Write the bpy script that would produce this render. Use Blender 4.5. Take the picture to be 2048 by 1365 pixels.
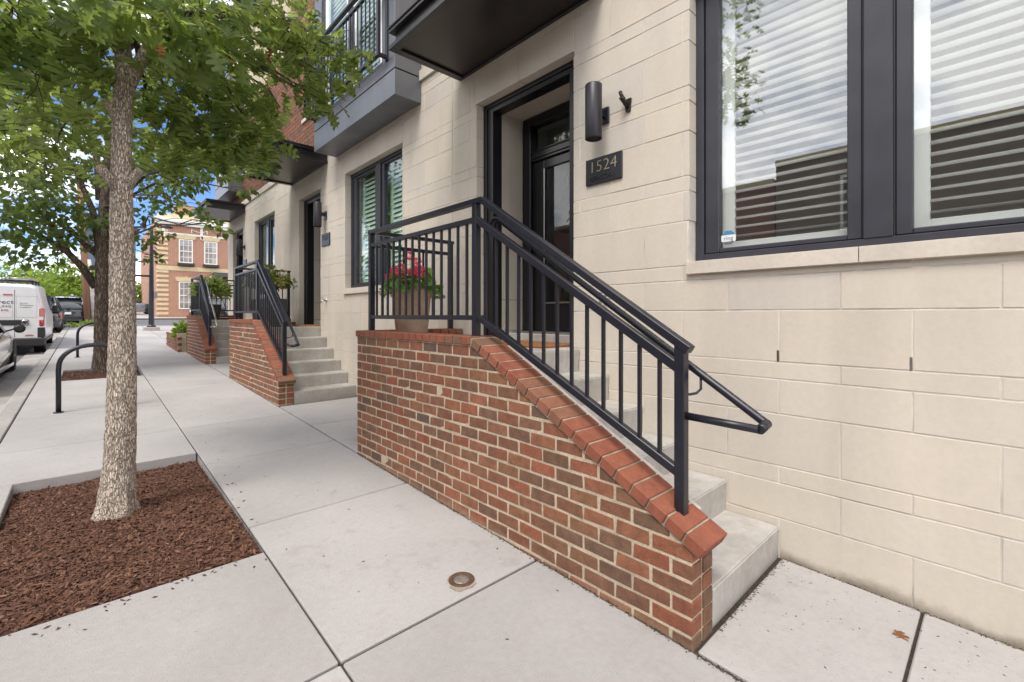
import bpy, bmesh, math, random
import numpy as np
from mathutils import Vector, Matrix, noise as mnoise
R = math.radians
random.seed(7); rng = np.random.default_rng(7)
scene = bpy.context.scene
for o in list(bpy.data.objects): bpy.data.objects.remove(o)
col = scene.collection

# ---------------------------------------------------------------- camera, sky, sun, exposure
F, CX, HY = 910.0, 1024.0, 631.0
A = math.atan2(CX - 178, F)
FW = (math.sin(A), math.cos(A)); RT = (math.cos(A), -math.sin(A))
CAMZ = 1.5
cam = bpy.data.cameras.new('camera'); cam_o = bpy.data.objects.new('camera', cam); col.objects.link(cam_o)
cam.sensor_width = 36; cam.lens = F / 2048 * 36
cam.shift_y = -(682.5 - HY) / 2048
cam.clip_start = 0.05; cam.clip_end = 2000
cam_o.location = (0, 0, CAMZ); cam_o.rotation_euler = (R(90), 0, -A)
scene.camera = cam_o

SUN_EL, SUN_AZ = 58.0, 250.0      # azimuth clockwise from +Y
w = bpy.data.worlds.new('World'); scene.world = w; w.use_nodes = True
nt = w.node_tree; nt.nodes.clear()
def wn(t, **k):
    n = nt.nodes.new(t)
    for a, b in k.items(): setattr(n, a, b)
    return n
sky = wn('ShaderNodeTexSky', sky_type='NISHITA', sun_disc=False, sun_elevation=R(SUN_EL), sun_rotation=R(SUN_AZ), air_density=0.8, dust_density=0.1, ozone_density=4.0, altitude=1200)
tc = wn('ShaderNodeTexCoord'); sep = wn('ShaderNodeSeparateXYZ'); nt.links.new(tc.outputs['Generated'], sep.inputs[0])
zz = wn('ShaderNodeMath', operation='ADD'); nt.links.new(sep.outputs['Z'], zz.inputs[0]); zz.inputs[1].default_value = 0.22
comb = wn('ShaderNodeCombineXYZ')
for i, a in enumerate('XY'):
    d = wn('ShaderNodeMath', operation='DIVIDE'); nt.links.new(sep.outputs[a], d.inputs[0]); nt.links.new(zz.outputs[0], d.inputs[1]); nt.links.new(d.outputs[0], comb.inputs[i])
nz = wn('ShaderNodeTexNoise'); nz.inputs['Scale'].default_value = 0.9; nz.inputs['Detail'].default_value = 7; nz.inputs['Roughness'].default_value = 0.58
mpw = wn('ShaderNodeMapping'); mpw.inputs['Location'].default_value = (4.45, 5.6, 1.3); nt.links.new(comb.outputs[0], mpw.inputs[0]); nt.links.new(mpw.outputs[0], nz.inputs['Vector'])
cr = wn('ShaderNodeValToRGB'); cr.color_ramp.elements[0].position = 0.42; cr.color_ramp.elements[1].position = 0.56
nt.links.new(nz.outputs['Fac'], cr.inputs[0])
mx = wn('ShaderNodeMix', data_type='RGBA'); nt.links.new(cr.outputs['Color'], mx.inputs['Factor']); dk = wn('ShaderNodeMix', data_type='RGBA', blend_type='MULTIPLY'); dk.inputs['Factor'].default_value = 1; nt.links.new(sky.outputs[0], dk.inputs['A']); dk.inputs['B'].default_value = (.76, .84, .96, 1); nt.links.new(dk.outputs['Result'], mx.inputs['A']); mx.inputs['B'].default_value = (12.2, 11.8, 11.4, 1)
bg = wn('ShaderNodeBackground'); bg.inputs['Strength'].default_value = 0.10
nt.links.new(mx.outputs['Result'], bg.inputs['Color'])
ow = wn('ShaderNodeOutputWorld'); nt.links.new(bg.outputs[0], ow.inputs[0])

sl = bpy.data.lights.new('sun', 'SUN'); sl.energy = 1.3; sl.angle = R(22); sl.color = (1, 0.95, 0.88)
so = bpy.data.objects.new('sun', sl); col.objects.link(so)
sd = Vector((math.sin(R(SUN_AZ)) * math.cos(R(SUN_EL)), math.cos(R(SUN_AZ)) * math.cos(R(SUN_EL)), math.sin(R(SUN_EL))))
so.rotation_euler = sd.to_track_quat('Z', 'Y').to_euler(); so.location = (-20, 0, 40)
scene.view_settings.view_transform = 'Standard'; scene.view_settings.look = 'None'
scene.view_settings.exposure = 1.26; scene.view_settings.gamma = 1; scene.view_settings.use_curve_mapping = False
scene.cycles.use_denoising = True
scene.cycles.max_bounces = 10; scene.cycles.transparent_max_bounces = 24

# ---------------------------------------------------------------- helpers
def g(Y): return 0.033 * Y                      # the pavement climbs away from the camera
def ray(x, y):
    u = (x - CX) / F; v = -(y - HY) / F
    return (FW[0] + u * RT[0], FW[1] + u * RT[1], v)
def P3(x, y, d):
    r = ray(x, y); return Vector((r[0] * d, r[1] * d, CAMZ + r[2] * d))
WL = {}                                          # world location of each root / part
def thing(name, loc, label=None, cat=None, group=None, kind=None):
    o = bpy.data.objects.new(name, None); o.empty_display_size = 0.1; col.objects.link(o); o.location = loc
    WL[o.name] = Vector(loc); return tag(o, label, cat, group, kind)
def tag(o, label=None, cat=None, group=None, kind=None):
    if label: o['label'] = label
    if cat: o['category'] = cat
    if group: o['group'] = group
    if kind: o['kind'] = kind
    return o
def link(name, me, parent=None, loc=(0, 0, 0)):
    """object whose mesh origin sits at world point loc"""
    o = bpy.data.objects.new(name, me); col.objects.link(o)
    WL[o.name] = Vector(loc)
    if parent is not None:
        o.parent = parent; o.location = Vector(loc) - WL[parent.name]
    else: o.location = loc
    return o
class MB:
    def __init__(s): s.v = []; s.f = []; s.m = []; s.s = []
    def add(s, vs, fs, mi=0, sm=False):
        b = len(s.v); s.v += [tuple(v) for v in vs]
        for f in fs: s.f.append(tuple(i + b for i in f)); s.m.append(mi); s.s.append(sm)
        return s
    def hexa(s, p, mi=0):
        return s.add(p, [(0, 3, 2, 1), (4, 5, 6, 7), (0, 1, 5, 4), (1, 2, 6, 5), (2, 3, 7, 6), (3, 0, 4, 7)], mi)
    def box(s, x0, x1, y0, y1, z0, z1, mi=0):
        return s.hexa([(x0, y0, z0), (x1, y0, z0), (x1, y1, z0), (x0, y1, z0), (x0, y0, z1), (x1, y0, z1), (x1, y1, z1), (x0, y1, z1)], mi)
    def bar(s, a, b, w, h, mi=0, up=(0, 0, 1)):
        a = Vector(a); b = Vector(b); d = (b - a).normalized(); u = Vector(up)
        if abs(d.dot(u)) > .98: u = Vector((1, 0, 0))
        r = d.cross(u).normalized(); u = r.cross(d).normalized()
        q = [(-1, -1), (1, -1), (1, 1), (-1, 1)]
        vs = [p + r * (i * w / 2) + u * (j * h / 2) for p in (a, b) for i, j in q]
        return s.hexa(vs, mi)
    def tube(s, pts, rad, n=10, mi=0, cap=True, smooth=True):
        pts = [Vector(p) for p in pts]
        if not hasattr(rad, '__len__'): rad = [rad] * len(pts)
        vs = []; fs = []; pr = None
        for i, p in enumerate(pts):
            d = (pts[min(i + 1, len(pts) - 1)] - pts[max(i - 1, 0)]).normalized()
            if pr is None:
                pr = d.cross(Vector((0, 0, 1)) if abs(d.z) < .9 else Vector((1, 0, 0))).normalized()
            pr = (pr - d * pr.dot(d)).normalized(); q = d.cross(pr)
            for k in range(n):
                a = 2 * math.pi * k / n; vs.append(p + (pr * math.cos(a) + q * math.sin(a)) * rad[i])
        for i in range(len(pts) - 1):
            for k in range(n):
                fs.append((i * n + k, i * n + (k + 1) % n, (i + 1) * n + (k + 1) % n, (i + 1) * n + k))
        s.add(vs, fs, mi, smooth)
        if cap:
            b = len(s.v) - len(vs)
            s.f.append(tuple(b + k for k in reversed(range(n)))); s.m.append(mi); s.s.append(False)
            s.f.append(tuple(b + (len(pts) - 1) * n + k for k in range(n))); s.m.append(mi); s.s.append(False)
        return s
    def lathe(s, c, prof, n=32, mi=0, axis='Z', smooth=True):
        c = Vector(c); vs = []; fs = []
        for r, h in prof:
            for k in range(n):
                a = 2 * math.pi * k / n; x, y = r * math.cos(a), r * math.sin(a)
                vs.append(c + (Vector((x, y, h)) if axis == 'Z' else Vector((h, x, y)) if axis == 'X' else Vector((y, h, x))))
        for i in range(len(prof) - 1):
            for k in range(n): fs.append((i * n + k, i * n + (k + 1) % n, (i + 1) * n + (k + 1) % n, (i + 1) * n + k))
        s.add(vs, fs, mi, smooth); b = len(s.v) - len(vs)
        s.f.append(tuple(b + k for k in reversed(range(n)))); s.m.append(mi); s.s.append(False)
        s.f.append(tuple(b + (len(prof) - 1) * n + k for k in range(n))); s.m.append(mi); s.s.append(False)
        return s
    def prism(s, poly, x0, x1, mi=0, axis='X'):
        """polygon (a,b) extruded along axis: X -> (x,a,b), Y -> (a,y,b), Z -> (a,b,z)"""
        n = len(poly); f = {'X': lambda t, a, b: (t, a, b), 'Y': lambda t, a, b: (a, t, b), 'Z': lambda t, a, b: (a, b, t)}[axis]
        vs = [f(x0, a, b) for a, b in poly] + [f(x1, a, b) for a, b in poly]
        fs = [tuple(reversed(range(n))), tuple(range(n, 2 * n))] + [(i, (i + 1) % n, n + (i + 1) % n, n + i) for i in range(n)]
        return s.add(vs, fs, mi)
    def mesh(s, name, mats, org=(0, 0, 0), bevel=0, seg=1, fix=True, weld=False):
        me = bpy.data.meshes.new(name); ox, oy, oz = org
        me.from_pydata([(x - ox, y - oy, z - oz) for x, y, z in s.v], [], s.f)
        for m in (mats if isinstance(mats, (list, tuple)) else [mats]): me.materials.append(m)
        me.polygons.foreach_set('material_index', s.m); me.polygons.foreach_set('use_smooth', s.s)
        if bevel or fix:
            bm = bmesh.new(); bm.from_mesh(me)
            if weld: bmesh.ops.remove_doubles(bm, verts=bm.verts, dist=1e-5)
            if fix and len(bm.faces) < 60000: bmesh.ops.recalc_face_normals(bm, faces=bm.faces)
            if bevel:
                es = [e for e in bm.edges if len(e.link_faces) == 2 and e.calc_face_angle(0) > .5]
                bmesh.ops.bevel(bm, geom=es, offset=bevel, segments=seg, affect='EDGES', clamp_overlap=True)
            bm.to_mesh(me); bm.free()
        me.update(); return me
    def build(s, name, mats, parent=None, loc=None, **k):
        if loc is None:
            loc = WL[parent.name] if parent is not None else (0, 0, 0)
        return link(name, s.mesh(name, mats, loc, **k), parent, loc)

# ---------------------------------------------------------------- materials
def M(name, c, rough=.6, metal=0, spec=.5, noise=None, noise2=None, bump=None, bump2=None, ramp=None, rnd=0.0, speck=None, coat=0, stretch=None, streak=None, grime=None, furrow=None, spots=None):
    """noise=(scale,dark,light) multiplies; ramp=random colour list per island/object; bump=(scale,strength,dist)"""
    m = bpy.data.materials.new(name); m.use_nodes = True; n = m.node_tree; N = n.nodes; L = n.links
    b = N['Principled BSDF']; b.inputs['Roughness'].default_value = rough; b.inputs['Metallic'].default_value = metal
    b.inputs['Specular IOR Level'].default_value = spec; b.inputs['Coat Weight'].default_value = coat
    pos = N.new('ShaderNodeNewGeometry'); vec = pos.outputs['Position']
    if stretch:
        mp = N.new('ShaderNodeMapping'); mp.inputs['Scale'].default_value = stretch; L.new(vec, mp.inputs['Vector']); vec = mp.outputs[0]
    cur = None
    oi = N.new('ShaderNodeObjectInfo')
    if ramp or rnd:
        ad = N.new('ShaderNodeMath'); ad.operation = 'ADD'; L.new(oi.outputs['Random'], ad.inputs[0]); L.new(pos.outputs['Random Per Island'], ad.inputs[1])
        fr = N.new('ShaderNodeMath'); fr.operation = 'FRACT'; L.new(ad.outputs[0], fr.inputs[0]); rv = fr.outputs[0]
    if ramp:
        r = N.new('ShaderNodeValToRGB'); el = r.color_ramp.elements
        while len(el) < len(ramp): el.new(.5)
        for i, cc in enumerate(ramp): el[i].position = i / (len(ramp) - 1); el[i].color = (*cc, 1)
        L.new(rv, r.inputs[0]); cur = r.outputs['Color']
    else:
        q = N.new('ShaderNodeRGB'); q.outputs[0].default_value = (*c, 1); cur = q.outputs[0]
    def mul(cur, fac):
        x = N.new('ShaderNodeMix'); x.data_type = 'RGBA'; x.blend_type = 'MULTIPLY'; x.inputs['Factor'].default_value = 1
        L.new(cur, x.inputs['A']); L.new(fac, x.inputs['B']); return x.outputs['Result']
    if rnd and not ramp:
        mr = N.new('ShaderNodeMapRange'); L.new(rv, mr.inputs['Value']); mr.inputs['To Min'].default_value = 1 - rnd; mr.inputs['To Max'].default_value = 1 + rnd * .6
        cur = mul(cur, mr.outputs[0])
    for nn in (noise, noise2, streak):
        if not nn: continue
        t = N.new('ShaderNodeTexNoise'); t.inputs['Scale'].default_value = nn[0]; t.inputs['Detail'].default_value = 5
        if nn is streak:
            mp2 = N.new('ShaderNodeMapping'); mp2.inputs['Scale'].default_value = (1, 1, .12); L.new(pos.outputs['Position'], mp2.inputs['Vector']); L.new(mp2.outputs[0], t.inputs['Vector'])
        else: L.new(vec, t.inputs['Vector'])
        mr = N.new('ShaderNodeMapRange'); mr.inputs['From Min'].default_value = .3; mr.inputs['From Max'].default_value = .7
        mr.inputs['To Min'].default_value = nn[1]; mr.inputs['To Max'].default_value = nn[2]; L.new(t.outputs['Fac'], mr.inputs['Value'])
        cur = mul(cur, mr.outputs[0])
    if spots:  # sparse soft stains
        t = N.new('ShaderNodeTexNoise'); t.inputs['Scale'].default_value = spots[0]; t.inputs['Detail'].default_value = 6; t.inputs['Roughness'].default_value = .65; L.new(vec, t.inputs['Vector'])
        mr = N.new('ShaderNodeMapRange'); mr.inputs['From Min'].default_value = spots[1] - .10; mr.inputs['From Max'].default_value = spots[1] + .08; mr.inputs['To Max'].default_value = .8; L.new(t.outputs['Fac'], mr.inputs['Value'])
        x = N.new('ShaderNodeMix'); x.data_type = 'RGBA'; L.new(mr.outputs[0], x.inputs['Factor']); L.new(cur, x.inputs['A']); x.inputs['B'].default_value = (*spots[2], 1); cur = x.outputs['Result']
    if speck:  # (scale, threshold, colour): small dots
        t = N.new('ShaderNodeTexNoise'); t.inputs['Scale'].default_value = speck[0]; t.inputs['Detail'].default_value = 2; L.new(vec, t.inputs['Vector'])
        mr = N.new('ShaderNodeMapRange'); mr.inputs['From Min'].default_value = speck[1]; mr.inputs['From Max'].default_value = speck[1] + .05; L.new(t.outputs['Fac'], mr.inputs['Value'])
        x = N.new('ShaderNodeMix'); x.data_type = 'RGBA'; L.new(mr.outputs[0], x.inputs['Factor']); L.new(cur, x.inputs['A']); x.inputs['B'].default_value = (*speck[2], 1); cur = x.outputs['Result']
    if grime:   # (colour, height, amount): splashed soil along the foot of the wall, in ragged patches
        sp = N.new('ShaderNodeSeparateXYZ'); L.new(pos.outputs['Position'], sp.inputs[0])
        a1 = N.new('ShaderNodeMath'); a1.operation = 'MULTIPLY_ADD'; L.new(sp.outputs['Y'], a1.inputs[0]); a1.inputs[1].default_value = -.033; L.new(sp.outputs['Z'], a1.inputs[2])
        t = N.new('ShaderNodeTexNoise'); t.inputs['Scale'].default_value = 3.5; t.inputs['Detail'].default_value = 8; t.inputs['Roughness'].default_value = .7; L.new(pos.outputs['Position'], t.inputs['Vector'])
        a2 = N.new('ShaderNodeMath'); a2.operation = 'MULTIPLY_ADD'; L.new(t.outputs['Fac'], a2.inputs[0]); a2.inputs[1].default_value = -grime[1] * 4; L.new(a1.outputs[0], a2.inputs[2])
        mr = N.new('ShaderNodeMapRange'); mr.inputs['From Min'].default_value = -grime[1] * 2.3; mr.inputs['From Max'].default_value = -grime[1] * .9; mr.inputs['To Min'].default_value = grime[2]; mr.inputs['To Max'].default_value = 0; L.new(a2.outputs[0], mr.inputs['Value'])
        x = N.new('ShaderNodeMix'); x.data_type = 'RGBA'; L.new(mr.outputs[0], x.inputs['Factor']); L.new(cur, x.inputs['A']); x.inputs['B'].default_value = (*grime[0], 1); cur = x.outputs['Result']
    if furrow:  # (scale, width, dark colour): bark plates parted by furrows
        nd = N.new('ShaderNodeTexNoise'); nd.inputs['Scale'].default_value = furrow[0] * .8; L.new(vec, nd.inputs['Vector'])
        vm = N.new('ShaderNodeMix'); vm.data_type = 'RGBA'; vm.blend_type = 'LINEAR_LIGHT'; vm.inputs['Factor'].default_value = .9 / furrow[0]; L.new(vec, vm.inputs['A']); L.new(nd.outputs['Color'], vm.inputs['B'])
        vo = N.new('ShaderNodeTexVoronoi'); vo.feature = 'DISTANCE_TO_EDGE'; vo.inputs['Scale'].default_value = furrow[0]; L.new(vm.outputs['Result'], vo.inputs['Vector'])
        mr = N.new('ShaderNodeMapRange'); mr.inputs['From Max'].default_value = furrow[1]; L.new(vo.outputs['Distance'], mr.inputs['Value'])
        x = N.new('ShaderNodeMix'); x.data_type = 'RGBA'; L.new(mr.outputs[0], x.inputs['Factor']); x.inputs['A'].default_value = (*furrow[2], 1); L.new(cur, x.inputs['B']); cur = x.outputs['Result']
        fb_ = N.new('ShaderNodeBump'); fb_.inputs['Strength'].default_value = 1; fb_.inputs['Distance'].default_value = .012; L.new(mr.outputs[0], fb_.inputs['Height']); furrow_n = fb_.outputs[0]
    L.new(cur, b.inputs['Base Color'])
    last = furrow_n if furrow else None
    for bb in (bump, bump2):
        if not bb: continue
        t = N.new('ShaderNodeTexNoise'); t.inputs['Scale'].default_value = bb[0]; t.inputs['Detail'].default_value = 6; t.inputs['Roughness'].default_value = .6; L.new(vec, t.inputs['Vector'])
        bp = N.new('ShaderNodeBump'); bp.inputs['Strength'].default_value = bb[1]; bp.inputs['Distance'].default_value = bb[2]; L.new(t.outputs['Fac'], bp.inputs['Height'])
        if last: L.new(last, bp.inputs['Normal'])
        last = bp.outputs[0]
    if last: L.new(last, b.inputs['Normal'])
    return m
def leafmat(name, ramp, trans=.45, tcol=(.25, .36, .03), gloss=.5):
    m = M(name, (0, 0, 0), rough=gloss, ramp=ramp, spec=.35, noise=(1.6, .62, 1.35)); n = m.node_tree; N = n.nodes; L = n.links
    b = N['Principled BSDF']; out = N['Material Output']
    t = N.new('ShaderNodeBsdfTranslucent'); t.inputs['Color'].default_value = (*tcol, 1)
    mx = N.new('ShaderNodeMixShader'); mx.inputs[0].default_value = trans
    L.new(b.outputs[0], mx.inputs[1]); L.new(t.outputs[0], mx.inputs[2]); L.new(mx.outputs[0], out.inputs[0]); return m
def glassmat(name, tint=(.9, .95, .93), r0=.07, rough=0.0):
    m = bpy.data.materials.new(name); m.use_nodes = True; n = m.node_tree; n.nodes.clear(); N = n.nodes; L = n.links
    tr = N.new('ShaderNodeBsdfTransparent'); tr.inputs[0].default_value = (*tint, 1)
    gl = N.new('ShaderNodeBsdfGlossy'); gl.inputs['Roughness'].default_value = rough; gl.inputs['Color'].default_value = (.95, .97, 1, 1)
    fa = N.new('ShaderNodeLayerWeight'); fa.inputs['Blend'].default_value = .5
    pw = N.new('ShaderNodeMath'); pw.operation = 'POWER'; L.new(fa.outputs['Facing'], pw.inputs[0]); pw.inputs[1].default_value = 5
    lw = N.new('ShaderNodeMapRange'); lw.inputs['To Min'].default_value = r0; lw.inputs['To Max'].default_value = 1; L.new(pw.outputs[0], lw.inputs['Value'])
    mx = N.new('ShaderNodeMixShader'); o = N.new('ShaderNodeOutputMaterial')
    L.new(lw.outputs[0], mx.inputs[0]); L.new(tr.outputs[0], mx.inputs[1]); L.new(gl.outputs[0], mx.inputs[2]); L.new(mx.outputs[0], o.inputs[0]); return m

m_walk = M('pavement concrete', (.415, .394, .376), .85, noise=(1.1, .86, 1.05), noise2=(30, .95, 1.03), speck=(130, .665, (.26, .245, .23)), bump=(150, .6, .004), bump2=(30, .3, .005), rnd=.12, spots=(5.5, .67, (.315, .285, .258)))
m_step = M('step concrete', (.47, .445, .41), .85, spots=(2.2, .64, (.36, .32, .265)), noise=(3, .84, 1.06), noise2=(24, .92, 1.04), bump=(160, .3, .003), streak=(9, .86, 1.05), rnd=.04)
m_kerb = M('kerb concrete', (.40, .375, .345), .9, noise=(2, .75, 1.08), noise2=(25, .85, 1.05), bump=(120, .4, .004))
m_asph = M('asphalt', (.13, .13, .135), .9, noise=(.6, .8, 1.1), speck=(150, .66, (.22, .22, .22)), bump=(180, .6, .006))
m_dirt = M('joint dirt', (.045, .035, .027), .95, noise=(60, .5, 1.4), bump=(90, .8, .01))
m_brick = M('brick', (0, 0, 0), .85, ramp=[(0.250, 0.084, 0.044), (.14, .080, .047), (0.280, 0.097, 0.048), (.21, .105, .055), (0.290, 0.107, 0.057), (.17, .095, .058), (0.250, 0.089, 0.046), (.125, .080, .053), (0.300, 0.096, 0.050), (.24, .110, .056), (.155, .086, .050), (0.260, 0.080, 0.042)],
            noise=(18, .74, 1.12), noise2=(70, .85, 1.1), speck=(120, .72, (.42, .36, .30)), bump=(150, .6, .005), bump2=(25, .5, .006), grime=((.36, .25, .17), .035, .55), spots=(3.2, .70, (.065, .050, .042)))
m_cap = M('cap brick', (0, 0, 0), .85, ramp=[(.28, .090, .048), (.25, .076, .041), (.30, .100, .054), (.19, .105, .060), (.29, .094, .050), (.26, .082, .044)],
          noise=(20, .8, 1.1), noise2=(90, .9, 1.06), bump=(170, .6, .004), bump2=(30, .5, .005), speck=(100, .70, (.16, .07, .045)))
m_mort = M('mortar', (.55, .46, .335), .95, noise=(8, .75, 1.12), noise2=(60, .8, 1.1), bump=(110, .8, .006))
m_mort2 = M('stained mortar', (.40, .33, .24), .95, noise=(10, .5, 1.2), noise2=(60, .8, 1.1), bump=(110, .8, .006))
m_stone = M('cast stone', (.57, .515, .44), .85, ramp=[(.595, .535, .447), (.570, .515, .438), (.615, .550, .455), (.550, .505, .440), (.595, .525, .430), (.580, .527, .450), (.605, .540, .450), (.575, .518, .433)], grime=((.16, .125, .085), .05, .75), noise=(1.3, .95, 1.03), noise2=(38, .965, 1.025), bump=(200, .3, .003), bump2=(28, .2, .003), streak=(4, .93, 1.04), rnd=.085, speck=(300, .73, (.40, .35, .28)))
m_sjoint = M('stone joint mortar', (.68, .635, .56), .95, noise=(6, .75, 1.12), streak=(5, .7, 1.1), bump=(90, .4, .004))
m_trim = M('smooth stone sill', (.60, .54, .455), .85, noise=(4, .9, 1.05), speck=(160, .70, (.42, .37, .30)), noise2=(40, .93, 1.03), bump=(250, .3, .002), rnd=.05)
m_black = M('black painted steel', (.011, .012, .019), .36, spec=.5, noise=(14, .8, 1.2), bump=(300, .08, .001))
m_frame = M('dark window frame', (.034, .035, .045), .42, spec=.45, noise=(5, .85, 1.15))
m_portal = M('black door surround', (.010, .010, .013), .35, noise=(6, .8, 1.2))
m_panel = M('grey metal panel', (.17, .18, .20), .38, metal=.35, noise=(2.5, .88, 1.1), streak=(4, .9, 1.08))
m_canopy = M('bronze canopy metal', (.030, .028, .030), .32, metal=.3, noise=(3, .85, 1.15))
m_soffit = M('canopy soffit', (.048, .039, .036), .28, metal=.5, noise=(2, .8, 1.1))
m_door = M('black door paint', (.010, .010, .012), .28)
m_glass = glassmat('window glass', (.96, .98, .97), .12)
m_glass2 = glassmat('greenish window glass', (.85, .925, .88), .08)
m_dglass = glassmat('door glass', (.75, .77, .77), .05)
m_shut = M('white shutter paint', (.90, .90, .89), .45)
m_room = M('room wall', (.58, .57, .55), .9)
m_recess = M('entry wall panel', (.50, .45, .37), .8, noise=(3, .93, 1.04))
m_terra = M('terracotta', (.54, .385, .265), .8, noise=(5, .8, 1.1), noise2=(40, .9, 1.05), bump=(120, .2, .002))
m_soil = M('potting soil', (.03, .02, .015), .95, bump=(60, .8, .02))
m_gleaf = leafmat('geranium leaf', [(.09, .20, .03), (.16, .29, .05), (.12, .24, .035)], .35, (.35, .5, .06))
m_petal = leafmat('pink petal', [(.88, .06, .14), (.90, .14, .24), (.80, .035, .09), (.92, .26, .36)], .35, (.95, .15, .22))
m_mat = M('coir mat', (.36, .15, .045), .95, noise=(50, .7, 1.2), bump=(220, 1, .01))
m_zinc = M('zinc metal', (.45, .44, .42), .3, metal=.9)
m_gold = M('brass inlay', (.33, .285, .21), .5, metal=.35)
m_lettr = M('bronze lettering', (.055, .05, .045), .35, metal=.6); m_iron = M('brown cast iron', (.030, .022, .018), .45, metal=.5, noise=(30, .6, 1.4))
m_mulch = M('mulch bed', (.085, .038, .023), .95, noise=(12, .5, 1.4), bump=(60, 1, .03))
m_chip = M('mulch chip', (0, 0, 0), .9, ramp=[(.115, .047, .027), (.07, .030, .017), (.16, .072, .040), (.09, .038, .022), (.22, .115, .070), (.075, .030, .017), (.13, .053, .03)], noise=(60, .7, 1.2))
m_bark = M('grey tan bark', (.66, .555, .45), .92, noise=(6, .68, 1.10), noise2=(45, .72, 1.10), bump=(110, .7, .004), stretch=(1, 1, .22), furrow=(98, .15, (.33, .265, .21)))
m_barkd = M('bark furrow', (.11, .085, .065), .95, noise=(40, .7, 1.2))
m_bark2 = M('brown bark', (.21, .155, .115), .92, noise=(12, .6, 1.25), noise2=(60, .7, 1.2), bump=(50, 1, .01), stretch=(1, 1, .2), furrow=(26, .22, (.05, .036, .027)))
m_cut = M('cut wood', (.36, .24, .14), .8, noise=(30, .8, 1.1))
m_leaf = leafmat('oak leaf', [(.062, .104, .038), (.088, .140, .046), (.048, .086, .036), (.112, .168, .055), (.072, .118, .046), (.14, .195, .065)], .54, (.42, .53, .12), .36)
m_leafb = leafmat('dry leaf', [(.25, .10, .035), (.30, .13, .05)], .3, (.4, .2, .06))
m_leaf2 = leafmat('dark broad leaf', [(.044, .080, .028), (.068, .110, .033), (.034, .066, .026), (.10, .15, .040)], .42, (.30, .41, .08), .38)
m_leaf3 = leafmat('light green leaf', [(.10, .19, .018), (.16, .26, .028), (.075, .155, .018), (.20, .30, .04)], .45, (.40, .52, .06))
m_leaf4 = leafmat('bronze shrub leaf', [(.13, .10, .02), (.09, .10, .02), (.17, .12, .03), (.06, .08, .015)], .3)
m_white = M('white van paint', (.78, .78, .79), .3, coat=.5, noise=(3, .97, 1.02))
m_silver = M('silver beige car paint', (.50, .47, .42), .25, metal=.65, coat=.8)
m_dcar = M('dark grey car paint', (.045, .045, .05), .22, metal=.4, coat=.8)
m_rcar = M('dark red car paint', (.16, .02, .02), .25, metal=.3, coat=.8)
m_bcar = M('blue grey car paint', (.28, .31, .36), .25, metal=.5, coat=.8)
m_plas = M('black plastic', (.022, .022, .024), .5)
m_tire = M('tyre rubber', (.018, .018, .018), .85)
m_red = M('red tail lamp', (.45, .015, .012), .15, coat=1)
m_chrome = M('chrome', (.7, .7, .7), .12, metal=1)
m_cglass = M('car glass', (.012, .015, .016), .04, spec=.9, coat=1)
m_ink = M('dark print', (.06, .06, .07), .6); m_inkr = M('red print', (.42, .03, .03), .6)
m_pole = M('weathered pole wood', (.23, .12, .075), .9, noise=(4, .7, 1.15), stretch=(1, 1, .1), bump=(20, .6, .01))
m_polew = M('white peeling paint', (.55, .52, .48), .8, noise=(5, .6, 1.1))
m_cream = M('cream stone', (.62, .51, .31), .85, noise=(4, .9, 1.05)); m_wtrim = M('white trim paint', (.78, .76, .72), .6)
m_blue = M('blue grey siding', (.10, .13, .20), .7); m_roofd = M('dark roof', (.05, .05, .055), .85, noise=(3, .8, 1.1))
m_hood = M('brown hood soffit', (.09, .04, .03), .7)
m_curt = M('pale curtain', (.50, .46, .40), .9, noise=(8, .8, 1.1))
m_fpane = M('far window pane', (.34, .32, .30), .08, spec=.8, coat=1, noise=(2.2, .45, 1.25)); m_sblue = M('blue sticker print', (.05, .22, .42), .4); m_swhite = M('white sticker', (.75, .77, .77), .4); m_sgrey = M('grey sticker print', (.12, .14, .15), .4)
m_wire = M('cable', (.015, .015, .015), .6)
m_twig = M('debris', (0, 0, 0), .9, ramp=[(.05, .035, .02), (.03, .025, .018), (.10, .07, .035)])
m_redpet = M('fallen red petal', (.42, .02, .03), .7)
m_rust = M('rusty rim', (.095, .050, .028), .8, noise=(40, .6, 1.3), bump=(90, .5, .004)); m_rusts = M('rust stain', (.33, .28, .225), .9, noise=(30, .78, 1.1), speck=(60, .58, (.27, .19, .12)))
def brickmat(name, c1, c2, mort, horiz='XZ'):
    m = bpy.data.materials.new(name); m.use_nodes = True; n = m.node_tree; N = n.nodes; L = n.links; b = N['Principled BSDF']; b.inputs['Roughness'].default_value = .9
    gm = N.new('ShaderNodeNewGeometry'); s = N.new('ShaderNodeSeparateXYZ'); L.new(gm.outputs['Position'], s.inputs[0])
    ad = N.new('ShaderNodeMath'); L.new(s.outputs['X'], ad.inputs[0]); L.new(s.outputs['Y'], ad.inputs[1])
    c = N.new('ShaderNodeCombineXYZ'); L.new(ad.outputs[0], c.inputs[0]); L.new(s.outputs['Z'], c.inputs[1])
    bt = N.new('ShaderNodeTexBrick'); bt.inputs['Scale'].default_value = 1; bt.inputs['Brick Width'].default_value = .21; bt.inputs['Row Height'].default_value = .081; bt.inputs['Mortar Size'].default_value = .009
    bt.inputs['Color1'].default_value = (*c1, 1); bt.inputs['Color2'].default_value = (*c2, 1); bt.inputs['Mortar'].default_value = (*mort, 1); bt.inputs['Bias'].default_value = -.1
    L.new(c.outputs[0], bt.inputs['Vector']); L.new(bt.outputs['Color'], b.inputs['Base Color'])
    return m
m_farbrick = brickmat('distant brick', (.36, .125, .062), (.25, .090, .048), (.60, .50, .40))
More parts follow.
